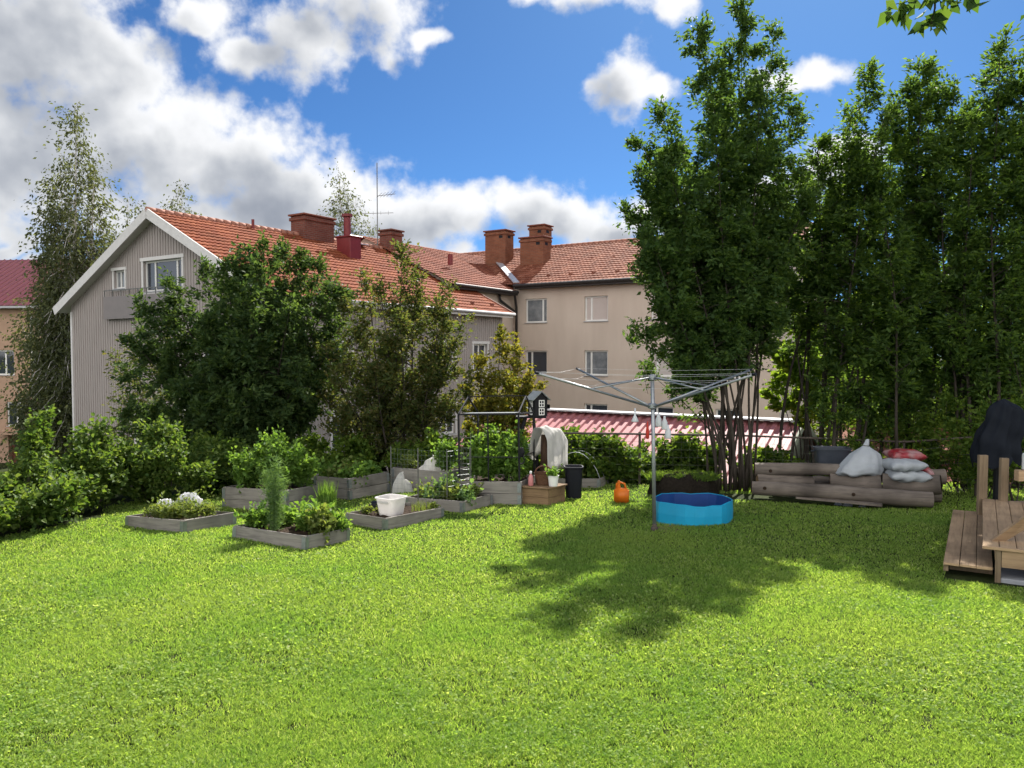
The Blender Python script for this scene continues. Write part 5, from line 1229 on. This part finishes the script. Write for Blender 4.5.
veg('potted_herb', 'small green herb growing in the white flower pot', pq + Vector((0, 0, .14)), .10, .13, 260, 'L_veg', (.05, .035), nst=7)
# black bin
pbn = gp(574, 499); pbn = Vector((pbn.x, pbn.y + .12, G(pbn.x, pbn.y + .12))); bn = thing('black_bin', pbn, 'tall black plastic bin right of the wooden chest', 'bin')
mb = MB(); hb_ = P(574, 466, pbn.y).z - pbn.z
mb.lathe([(.125, 0), (.13, .01), (.15, hb_ - .03)], 20, None, 4, True, False); mb.build('bin_body', M_['bin'], bn)
mb = MB(); mb.lathe([(.150, hb_ - .03), (.168, hb_ - .025), (.168, hb_), (.150, hb_), (.145, hb_ - .05), (.11, .05)], 20, None, 4, False, True); mb.build('rim', M_['bin'], bn)
KEEP_OUT.append((pbn.x, pbn.y, 0, .14, .14))

# wire net fence round the netted bed
fp = [P(391, 470, 12.6), P(418, 470, 12.35), P(447, 470, 12.2), P(470, 470, 12.5)]
nf = thing('wire_netting', (0, 0, 0), 'fine wire netting on thin stakes around the back beds', 'netting')
mb = MB()
for p_ in fp:
    g_ = G(p_.x, p_.y); mb.tube([(p_.x, p_.y, g_ - .05), (p_.x, p_.y, g_ + .95)], .010, 6)
mb.build('stake', M_['wire'], nf)
mb = MB()
for a, b in zip(fp, fp[1:]):
    A_ = Vector((a.x, a.y, G(a.x, a.y))); B_ = Vector((b.x, b.y, G(b.x, b.y)))
    for k in range(12): mb.tube([A_ + Vector((0, 0, .04 + k * .08)), B_ + Vector((0, 0, .04 + k * .08))], .0011, 3, cap=False)
    m = int((B_ - A_).length / .06)
    for k in range(m): q_ = A_.lerp(B_, k / m); mb.tube([q_, q_ + Vector((0, 0, .92))], .0011, 3, cap=False)
mb.build('mesh', M_['galv'], nf)

# rail fence along the back of the lawn
fpx = [(556, 433, 15.2), (640, 434, 15.3), (740, 435.5, 15.2), (835, 439, 15.0), (905, 442, 14.6), (978, 437, 13.6)]
rp = [P(*t) for t in fpx]
rf = thing('wire_fence', (0, 0, 0), 'thin rusty rail fence with wire mesh along the back of the lawn', 'fence')
mb = MB(); mb.tube(rp, .022, 6); mb.build('rail', M_['rail'], rf, smooth=True)
for q_ in rp:
    g_ = G(q_.x, q_.y); mb = MB(); mb.tube([(q_.x, q_.y + .03, g_ - .1), (q_.x, q_.y + .03, q_.z + .04)], .025, 8); mb.build('post', M_['rail'], rf)
mb = MB()
for a, b in zip(rp, rp[1:]):
    m = int((b - a).length / .15)
    for k in range(m + 1):
        q_ = a.lerp(b, k / m); mb.tube([q_ - Vector((0, 0, .95)), q_], .0022, 3, cap=False)
    for k in range(1, 7): mb.tube([a - Vector((0, 0, .15 * k)), b - Vector((0, 0, .15 * k))], .0022, 3, cap=False)
mb.build('mesh', M_['wire'], rf)

# ------------------------------------------------------------------ rotary clothes dryer
pd = gp(654.5, 531); dr_ = thing('clothes_dryer', pd, 'tall rotary clothes dryer with four raised metal arms on the lawn', 'clothes dryer')
zh = P(651, 406.5, pd.y).z - pd.z; zt = P(651, 375, pd.y).z - pd.z
mb = MB(); mb.tube([(0, 0, -.05), (-.02, 0, zh * .6), (-.045, 0, zt + .01)], .026, 12); mb.build('pole', M_['alu'], dr_, smooth=True)
mb = MB(); mb.lathe([(.05, -.03), (.05, .05), (.034, .06), (.034, .10)], 12); mb.build('ground_socket', M_['rail'], dr_)
hx = -.042
mb = MB(); mb.lathe([(.045, zh - .03), (.058, zh - .02), (.058, zh + .03), (.045, zh + .045)], 12, Matrix.Translation((hx, 0, 0))); hubl = mb.build('lower_hub', M_['alu'], dr_)
mb = MB(); mb.lathe([(.042, zt - .07), (.046, zt - .06), (.046, zt - .01), (.036, zt)], 12, Matrix.Translation((hx, 0, 0))); mb.build('upper_hub', M_['alu'], dr_)
th0 = math.atan2(.89, 1.61); Lr_ = 1.80
tips = []
for k in range(4):
    a = th0 + k * math.pi / 2; d = Vector((math.cos(a), math.sin(a), 0))
    tip = Vector((hx, 0, zh + .47)) + d * Lr_; s0 = Vector((hx, 0, zh)) + d * .04; tips.append((s0, tip, d))
    mb = MB(); mb.tube([s0, tip], .016, 8); ar = mb.build('arm', M_['alu'], dr_, smooth=True)
    m2 = MB(); m2.tube([Vector((hx, 0, zt - .035)) + d * .04, s0.lerp(tip, .55)], .011, 7); m2.build('stay', M_['alu'], ar, smooth=True)
    m3 = MB(); m3.tube([tip - d * .02, tip + d * .03 + Vector((0, 0, .008))], .019, 8); m3.build('end_cap', M_['bin'], ar)
mb = MB()
for s in (.6, .8, .985):
    for k in range(4):
        a = tips[k]; b = tips[(k + 1) % 4]; p_ = a[0].lerp(a[1], s) + Vector((0, 0, .02)); q_ = b[0].lerp(b[1], s) + Vector((0, 0, .02))
        mb.tube([p_, p_.lerp(q_, .5) - Vector((0, 0, .03)), q_], .0013, 3, cap=False)
mb.build('clothes_line', M_['cord'], dr_)
# things that hang on it
def hangs(name, label, cat, px, py, prof, mat, Y=pd.y - .1, group=None, n=10):
    p_ = P(px, py, Y); mb = MB(); mb.lathe(prof, n); return tag(mb.build(name, M_[mat], None, p_, smooth=True), label, cat, group)
hangs('peg_bag', 'small red peg bag hanging on the dryer pole', 'peg bag', 647.5, 430, [(.010, -.12), (.024, -.11), (.024, -.02), (.014, .05), (.005, .12)], 'red', pd.y - .06)
bp_ = [(.045, -.14), (.05, -.13), (.05, -.02), (.022, .035), (.018, .08), (.006, .085)]
hangs('hanging_bottle', 'clear pale bottle hanging left of the dryer pole in front of garage roof', 'bottle', 635, 419, [(.05, -.04), (.055, -.03), (.028, .03), (.014, .06), (.012, .16)], 'cord', pd.y + 1.0)
for k, (px_, py_) in enumerate([(658.5, 418), (664.5, 421), (668, 430)]):
    hangs('hanging_bottle', ['white bottle hanging nearest the pole on its right', 'middle white bottle of the three right of the pole', 'lowest white bottle of the three right of the pole'][k], 'bottle', px_, py_, [(r * .85, z * .85) for r, z in bp_], 'cord', pd.y + .3, 'white bottles hanging from the dryer')
bl = blades('dry_clippings', None, pd + Vector((.28, .02, .0)), .26, .035, 500, 'straw', .006, lean=3.0); tag(bl, 'dry straw-coloured clippings on the grass at the foot of the dryer', 'clippings', kind='stuff')

# ------------------------------------------------------------------ pool, orange can
pp = gp(694.5, 526); pp = Vector((pp.x + .09, pp.y + .50, G(pp.x, pp.y + .5))); pl = thing('paddling_pool', pp, 'round bright blue folding paddling pool on the shaded grass', 'paddling pool')
rp_, hp_ = .545, .30; N = 26
def poolr(k, inner=0):
    a = 2 * math.pi * k / N + .2; r_ = rp_ * (1 + .03 * math.sin(2 * a + .6) + .022 * math.cos(7 * a) + .012 * math.sin(11 * a)) - inner; return r_ * math.cos(a) * 1.03, r_ * math.sin(a)
mb = MB(); vs_ = []
for inner, z in ((0, 0), (-.004, hp_ * .5), (.004, hp_), (.016, hp_ + .006), (.022, hp_)):
    for k in range(N):
        x_, y_ = poolr(k, inner); vs_.append((x_, y_, z + (.012 * math.sin(k * .9) + .006 * math.sin(k * 2.3) if z > .2 else 0)))
mb.add(vs_, [(r_ * N + k, r_ * N + (k + 1) % N, (r_ + 1) * N + (k + 1) % N, (r_ + 1) * N + k) for r_ in range(4) for k in range(N)]); mb.build('pool_wall', M_['pool'], pl)
mb = MB(); vs_ = []
for inner, z in ((.0235, hp_ - .002), (.026, .03)):
    for k in range(N):
        x_, y_ = poolr(k, inner); vs_.append((x_, y_, z + (.012 * math.sin(k * .9) + .006 * math.sin(k * 2.3) if z > .2 else 0)))
mb.add(vs_, [(k, N + k, N + (k + 1) % N, (k + 1) % N) for k in range(N)] + [tuple(N + k for k in range(N))]); mb.build('lining', M_['poolin'], pl)
KEEP_OUT.append((pp.x, pp.y, 0, .43, .43))
po = gp(621.5, 503); oc = thing('watering_can', po, 'orange plastic can with handle standing on the lawn', 'can', yaw=R(-20))
mb = MB(); mb.box((-.12, -.075, 0), (.12, .075, .25)); mb.build('can_body', M_['orange'], oc, bevel=.03, seg=3, smooth=True)
mb = MB(); mb.tube([(-.09, 0, .24), (-.08, 0, .32), (-.02, 0, .345), (.05, 0, .325), (.07, 0, .24)], .017, 8); mb.build('handle', M_['orange'], oc, smooth=True)
mb = MB(); mb.lathe([(.03, .24), (.03, .285), (.022, .29), (.022, .37), (.014, .375)], 12, Matrix.Translation((-.045, -.01, 0))); mb.build('spout', M_['orange'], oc)

# compost heap under the tree
ph2 = gp(688, 499); ph2 = Vector((ph2.x, ph2.y + .5, G(ph2.x, ph2.y + .5)))
mb = MB()
def heap(u, v):
    a = u * 6.283; k_ = (1 - v ** 2.2); rr = (1.0 - v) ** .35
    n_ = 1 + .12 * math.sin(3 * a + 1) + .07 * math.sin(7 * a) + random.uniform(-.02, .02)
    return (.60 * rr * n_ * math.cos(a), .40 * rr * n_ * math.sin(a), .40 * (1 - (1 - v) ** 2.6) * (1 + .10 * math.sin(5 * a + 2 * v)) - .03 + random.uniform(-.02, .02))
mb.grid(48, 14, heap, True)
hp = thing('compost_heap', ph2, 'dark earth heap with dry grass on top, below the bare trunks', 'heap')
mb.build('earth', M_['peat'], hp, smooth=True)
bl = blades('cut_grass', None, Vector((0, 0, .28)), .52, .16, 1800, 'L_bush', .012, lean=1.8); bl.parent = hp; bl.scale = (1.2, .5, 1); del_ = [k for k in ('category', 'label') if k in bl]
for k in del_: del bl[k]

# ------------------------------------------------------------------ log pile
def log(label, p, q, r0, r1, knots=(), flat=False, n=16):
    p = Vector(p); q = Vector(q); L_ = (q - p).length
    Mx = (q - p).to_track_quat('X', 'Z').to_matrix().to_4x4(); Mx.translation = p
    root = thing('log', p, label, 'log', 'logs of the pile', M=Mx)
    mb = MB(); m = 14; path = []; rad = []
    for i in range(m + 1):
        t = i / m; path.append((L_ * t, .015 * math.sin(t * 7 + r0 * 90), .012 * math.sin(t * 5 + r1 * 50))); rad.append((r0 + (r1 - r0) * t) * (1 + .035 * math.sin(t * 19 + r0 * 100)))
    mb.tube(path, rad, n, cap=False); mb.build('bark_side', M_['log'], root, smooth=True)
    for x_, s in ((0, -1), (L_, 1)):
        mb = MB(); i = 0 if s < 0 else m; c = Vector(path[i]); r_ = rad[i]
        mb.lathe([(r_ * .999, 0), (r_ * .6, .003), (.001, .004)], n, Matrix.Translation(c) @ Matrix.Rotation(R(90 * s), 4, 'Y'), cap0=False); mb.build('cut_end', M_['chest'], root)
    for kx, kz in knots:
        i = int(kx * m); mb = MB(); r_ = rad[i]
        mb.lathe([(.03, 0), (.026, .006), (.001, .008)], 10, Matrix.Translation(Vector(path[i]) + Vector((0, -math.sqrt(max(0, 1 - kz * kz)) * r_ - .001, kz * r_))) @ Matrix.Rotation(R(90), 4, 'X')); mb.build('knot_hole', M_['soil'], root)
    return root
def row(pxa, pya, pxb, pyb, Ya, Yb): return P(pxa, pya, Ya), P(pxb, pyb, Yb)
log('long front log lying lowest across the pile, two dark knots on it', *row(752, 488, 932, 499, 12.95, 12.25), .115, .13, [(.12, .2), (.60, .1)])
log('short log end at the left, on the second layer', *row(757, 480, 812, 482, 13.4, 13.3), .12, .12)
log('dark log set back in the second layer, behind the gap', *row(800, 481, 836, 483, 13.75, 13.55), .10, .10)
log('thick middle log of the second layer below the upright sack', *row(830, 481.5, 881, 484, 13.15, 12.85), .15, .15)
log('thick right log of the second layer below the stacked sacks', *row(883, 483.5, 941, 485, 12.85, 12.5), .16, .16)
log('long top log at the left with one dark knot', *row(755, 468.5, 862, 471, 13.45, 13.05), .115, .10, [(.2, -.1)])
log('back log whose cut end shows right of the stacked sacks', *row(850, 474, 945, 476, 13.6, 13.1), .13, .13)
log('back log on the ground, its end showing low at the right', *row(770, 488, 940, 494, 13.6, 12.9), .13, .13)
mb = MB(); a_, b_ = row(796, 497, 882, 505, 12.75, 12.25); mb.bar(a_, b_, .16, .03)
tag(mb.build('plank', M_['log'], None), 'thin plank lying in the grass in front of the log pile', 'plank')
for k, (x_, y_, s_) in enumerate([(838, 505, .07), (848, 506, .09), (862, 507, .06)]):
    p_ = gp(x_, y_); bm = bmesh.new(); bmesh.ops.create_icosphere(bm, subdivisions=2, radius=s_)
    for v in bm.verts: v.co *= random.uniform(.85, 1.1); v.co.z *= .6
    me = bpy.data.meshes.new('stone'); bm.to_mesh(me); bm.free(); tag(link('stone', me, M_['concrete'], None, p_), ['small stone at the left end under the plank', 'largest stone in the grass under the plank', 'small stone at the right under the plank'][k], 'stone', 'stones under the plank')
KEEP_OUT.append((4.9, 13.2, R(-15), 1.75, .5))
# dark tub behind the logs
pt2 = P(831, 466, 13.75); tb2 = thing('plastic_tub', pt2 - Vector((0, 0, .02)), 'dark grey-blue plastic tub resting on the log pile', 'tub', yaw=R(-8))
mb = MB(); hw_ = 17 / F * 13.75; th_ = 20 / F * 13.75
mb.lathe([(hw_ * .78, 0), (hw_ * .82, .02), (hw_ * .96, th_ - .03), (hw_ * 1.04, th_ - .03), (hw_ * 1.04, th_), (hw_ * .95, th_), (hw_ * .78, .06)], 32, Matrix.Scale(.7, 4, (0, 1, 0)), 5); mb.build('tub_wall', M_['tub'], tb2)
mb = MB(); mb.tube([(-hw_ * .95, -.05, th_ - .06), (-hw_ * 1.12, 0, th_ - .07), (-hw_ * .95, .05, th_ - .06)], .014, 6); mb.tube([(hw_ * .95, -.05, th_ - .06), (hw_ * 1.12, 0, th_ - .07), (hw_ * .95, .05, th_ - .06)], .014, 6); mb.build('handle', M_['tub'], tb2)
# sacks
def pillow(name, label, p, sx_, sy_, sz_, mat, M=None, group='garden sacks on the log pile', ph=0.0, cat='sack', root=None):
    mb = MB(); n = 26
    def side(s):
        def fn(u, v):
            x_ = (u - .5) * 2; y_ = (v - .5) * 2
            e = max(0, (1 - abs(x_) ** 4)) ** .5 * max(0, (1 - abs(y_) ** 4)) ** .5
            w_ = (.07 * math.sin(2.6 * x_ + 1.9 * y_ + ph * 2) + .05 * math.sin(5.3 * y_ - 3.1 * x_ * x_ + ph) + .028 * math.sin(13 * x_ * y_ + 5 * x_ + ph)) * e
            pin = 1 - .10 * (1 - abs(y_)) * (abs(x_) > .98) - .06 * (1 - abs(x_) ** 2) * (y_ * y_)
            return (sx_ * x_ * (1 - .09 * (1 - y_ * y_)), sy_ * y_ * (1 - .07 * (1 - x_ * x_)), s * sz_ * (e + w_) + .012 * math.sin(9 * (x_ + y_) + ph))
        return fn
    mb.grid(n, n, side(1)); n0 = len(mb.v); mb.grid(n, n, side(-1))
    for i in range(n0 // 1 and len(mb.f) // 2, len(mb.f)): mb.f[i] = mb.f[i][::-1]
    o = mb.build(name, M_[mat], root, smooth=True)
    o.matrix_world = Matrix.Translation(p) @ (M or Matrix())
    bm = bmesh.new(); bm.from_mesh(o.data); bmesh.ops.remove_doubles(bm, verts=bm.verts, dist=.0005); bm.to_mesh(o.data); bm.free()
    return tag(o, label, cat, group)
ys_ = 13.0; sc = ys_ / F
ps = P(864, 463, ys_)
us = thing('upright_sack', ps - Vector((0, 0, .23)), 'grey-white sack sitting upright with a twisted neck on the log pile', 'sack', 'garden sacks on the log pile')
prof_ = [(0, .02), (.02, .26), (.08, .32), (.2, .335), (.4, .29), (.6, .225), (.68, .16), (.76, .085), (.82, .045), (.9, .04), (1.0, .022)]
def sackf(u, v):
    a = u * 6.283; k_ = np.interp(v, [q[0] for q in prof_], [q[1] for q in prof_])
    c_, s_ = math.cos(a), math.sin(a); e = .75 + .25 * min(1, v * 1.1)
    wr = 1 + (.07 * math.sin(3 * a + 4 * v) + .06 * math.sin(9 * a + 6 * v * math.sin(a)) + .025 * math.sin(17 * a - 9 * v)) * (.35 + .65 * v)
    x_ = k_ * wr * math.copysign(abs(c_) ** e, c_); y_ = k_ * .58 * wr * math.copysign(abs(s_) ** e, s_)
    return (x_ - .07 * (1 - v) ** 2 * (1 - c_) + .10 * v + .10 * max(0, v - .8) - .02, y_ + .10 * v, (.02 + .60 * v) + .02 * math.sin(5 * a + 2) * (v < .3))
mb = MB(); mb.grid(56, 40, sackf, True); mb.f.append(tuple(range(55, -1, -1))); mb.build('sack_body', M_['sack'], us, smooth=True)
mb = MB(); mb.tube([(.067, .085, .50), (.069, .087, .515)], [.056, .054], 14, cap=False); mb.build('tie', M_['wire'], us, smooth=True)
py_ = 12.75
pillow('sack', 'lower white sack of the stack of two, on the logs', P(906, 475, py_), .315, .30, .095, 'sack', Matrix.Rotation(R(-9), 4, 'Z'), ph=1)
pillow('sack', 'upper white sack of the stack of two, under the red bags', P(903, 464.5, py_), .295, .29, .095, 'sack', Matrix.Rotation(R(-4), 4, 'Z') @ Matrix.Rotation(R(-2), 4, 'Y'), ph=2)
pillow('red_sack', 'red bag with silver print lying on the top of the white sacks', P(904, 455, py_ + .2), .275, .27, .085, 'redsack', Matrix.Rotation(R(-6), 4, 'Z'), ph=3, cat='red bag', group='red garden bags')
pillow('red_sack', 'red bag slumped over the right side of the sack stack', P(923, 470, py_ + .2), .16, .25, .07, 'redsack', Matrix.Rotation(R(-10), 4, 'Z') @ Matrix.Rotation(R(48), 4, 'Y'), ph=4, cat='red bag', group='red garden bags')
pillow('red_sack', 'red bag edge peeping out behind the upright sack', P(855, 459, ys_ + .4), .14, .2, .07, 'redsack', Matrix.Rotation(R(-40), 4, 'Y'), ph=5, cat='red bag', group='red garden bags')

# ------------------------------------------------------------------ deck at the right
pdk = gp(943, 576); DY = R(-31)
MD = Matrix.Translation((pdk.x, pdk.y, G(pdk.x, pdk.y))) @ Matrix.Rotation(DY, 4, 'Z')
zs1 = P(941.5, 562, pdk.y).z - G(pdk.x, pdk.y)
dk = thing('deck_step', pdk, 'low plank step of three boards along the left of the deck', 'step', M=MD)
for k in range(3):
    mb = MB(); mb.box((k * .148, 0, zs1 - .028), (k * .148 + .142, 3.17, zs1), None, .002); mb.build('plank', M_['deck'], dk, bevel=.004)
mb = MB(); mb.box((.0, .05, zs1 - .10), (.045, 3.1, zs1 - .029)); mb.box((.05, .30, zs1 - .14), (.44, .34, zs1 - .029)); mb.box((.05, 2.6, zs1 - .12), (.44, 2.65, zs1 - .029)); mb.build('frame', M_['post'], dk)
mb = MB(); mb.box((.001, .012, -.06), (.06, .07, zs1 - .151)); mb.build('leg', M_['post'], dk)
mb = MB(); mb.box((.001, 1.9, -.05), (.06, 1.96, zs1 - .151)); mb.build('leg', M_['post'], dk)
p2 = P(987, 545, pdk.y + .02); zd = .222 + zs1
dk2 = thing('deck', pdk, 'raised wooden deck platform at the right edge of the lawn', 'deck', M=MD)
for k in range(15):
    mb = MB(); mb.box((.345 + k * .147, .0, zd - .028), (.345 + k * .147 + .141, 2.95, zd), None, .002); mb.build('plank', M_['deck'], dk2, bevel=.004)
mb = MB(); mb.box((.34, -.045, zd - .030), (2.7, -.003, zd + .002)); mb.build('edge_board', M_['deckx'], dk2, bevel=.004)
mb = MB(); mb.box((.51, -.02, zd - .20), (2.7, .004, zd - .032)); mb.box((.452, .02, zd - .14), (.475, 2.9, zd - .030)); mb.build('fascia', M_['deckx'], dk2)
mb = MB(); mb.box((.455, -.02, -.02), (.505, .03, zd - .032)); mb.build('corner_leg', M_['post'], dk2)
mb = MB(); mb.box((2.3, .1, -.1), (2.36, .2, zd - .03)); mb.box((2.3, 2.3, -.05), (2.36, 2.4, zd - .03)); mb.build('leg', M_['post'], dk2)
KEEP_OUT.append((*(MD @ Vector((1.3, 1.35, 0))).xy, DY, 1.29, 1.5))
mb = MB(); mb.box((.50, .0, -.04), (2.2, .5, .05)); tag(mb.build('concrete_slab', M_['concrete'], None, M=MD.copy(), bevel=.01), 'grey concrete slab under the front of the deck', 'slab')
# sloping board with a pointed lower end
a_ = P(984, 544, pdk.y + .05); b_ = P(1060, 489, pdk.y - .25)
lb = MB(); ax = (b_ - a_).normalized(); upv = Vector((0, -.25, 1)); nn = ax.cross(upv).normalized(); wv = nn.cross(ax).normalized() * .15
q4 = [a_ - ax * .0, a_ + ax * .05 + Vector((.14, 0, -.0)), b_ - wv, b_]
lb.add([*(q4), *[p_ + nn * .04 for p_ in q4]], [(0, 1, 2, 3), (7, 6, 5, 4), (0, 4, 5, 1), (1, 5, 6, 2), (2, 6, 7, 3), (3, 7, 4, 0)])
tag(lb.build('sloping_board', M_['deckx'], None), 'sloping board rising from the front corner of the deck', 'board')
# posts at the back of the deck
for k, (px_, w_, yt) in enumerate([(985, .115, 455), (1006.5, .10, 458)]):
    q_ = MD @ Vector((.62 + k * .34, 3.02, 0)); Yq = q_.y + .1; x_ = (px_ - 512) / F * Yq; zt_ = P(px_, yt, Yq).z; g_ = G(x_, Yq)
    mb = MB(); mb.box((-w_ / 2, -.03, -.1), (w_ / 2, .03, zt_ - g_)); tag(mb.build('wooden_post', M_['post'], None, Vector((x_, Yq, g_)), bevel=.005), ['wider wooden post at the back of the deck', 'narrower wooden post right of the wider one behind the deck'][k], 'post', 'wooden posts at the back of the deck')
mb = MB(); q_ = MD @ Vector((.45, 3.25, 0)); mb.box((-.1, -.06, 0), (.5, .06, zd + .02)); tag(mb.build('timber_block', M_['post'], None, Vector((q_.x, q_.y, G(q_.x, q_.y) - .03)), bevel=.005), 'wooden block at the back end of the deck step', 'block')
# dark covered furniture behind the posts
Yc = 11.2; pcv = P(997, 456, Yc); g_ = G(pcv.x, Yc)
mb = MB(); top_ = P(997, 401, Yc).z - g_; bot_ = P(997, 459, Yc).z - g_ - .05
def cover(u, v):
    a = u * 6.283
    prof = .33 * (1 - .12 * v - .30 * v ** 2.2) * (1 if v < .86 else math.sqrt(max(0, 1 - ((v - .86) / .14) ** 2)))
    r_ = prof * (1 + .13 * math.sin(3 * a + 1.5 + 1.6 * v) + .07 * math.sin(7 * a + 3 * v) + .045 * math.sin(13 * a - 5 * v) + .04 * math.sin(17 * v + 2 * a))
    return (r_ * math.cos(a) + .07 * v * v - .03 * math.sin(6 * v), r_ * math.sin(a) * .8, bot_ + (top_ - bot_) * v * (1 + .04 * math.sin(2 * a)) + (.06 * math.sin(4 * a) + .03 * math.sin(9 * a)) * max(0, 1 - v * 5))
mb.grid(80, 44, cover, True)
cv = thing('covered_parasol', (pcv.x, Yc, g_), 'closed parasol-like bundle under a dark blue-black cover behind the deck', 'covered parasol')
mb.build('cover', M_['darktarp'], cv, smooth=True)
mb = MB(); mb.tube([(0, 0, -.1), (0, 0, bot_ + .3)], .04, 8); mb.build('pole', M_['black'], cv)
# white box and wooden arm at the right edge
pw = P(1029, 470, 9.9); rl = thing('wooden_bench_arm', Vector((pw.x, 9.9, G(pw.x, 9.9))), 'pale wooden arm of a bench cut off at the right edge', 'bench')
zr_ = pw.z - rl.location.z
mb = MB(); mb.box((-.16, -.05, zr_ - .14), (.9, .05, zr_)); mb.build('arm', M_['deckx'], rl, bevel=.006)
mb = MB(); mb.box((.1, -.045, -.02), (.2, .045, zr_ - .142)); mb.build('leg', M_['post'], rl); mb = MB(); mb.box((.7, -.045, -.02), (.8, .045, zr_ - .142)); mb.build('leg', M_['post'], rl)
wb = thing('white_canister', Vector((pw.x + .03, 9.9, pw.z + .003)), 'white canister standing on the bench arm at the right edge', 'canister')
mb = MB(); mb.lathe([(.10, 0), (.105, .01), (.105, .19), (.09, .21)], 20); mb.build('canister_body', M_['pot'], wb, smooth=False)
mb = MB(); mb.lathe([(.075, .212), (.08, .22), (.08, .25), (.07, .255)], 20); mb.build('cap', M_['pot'], wb)
make_lawn()
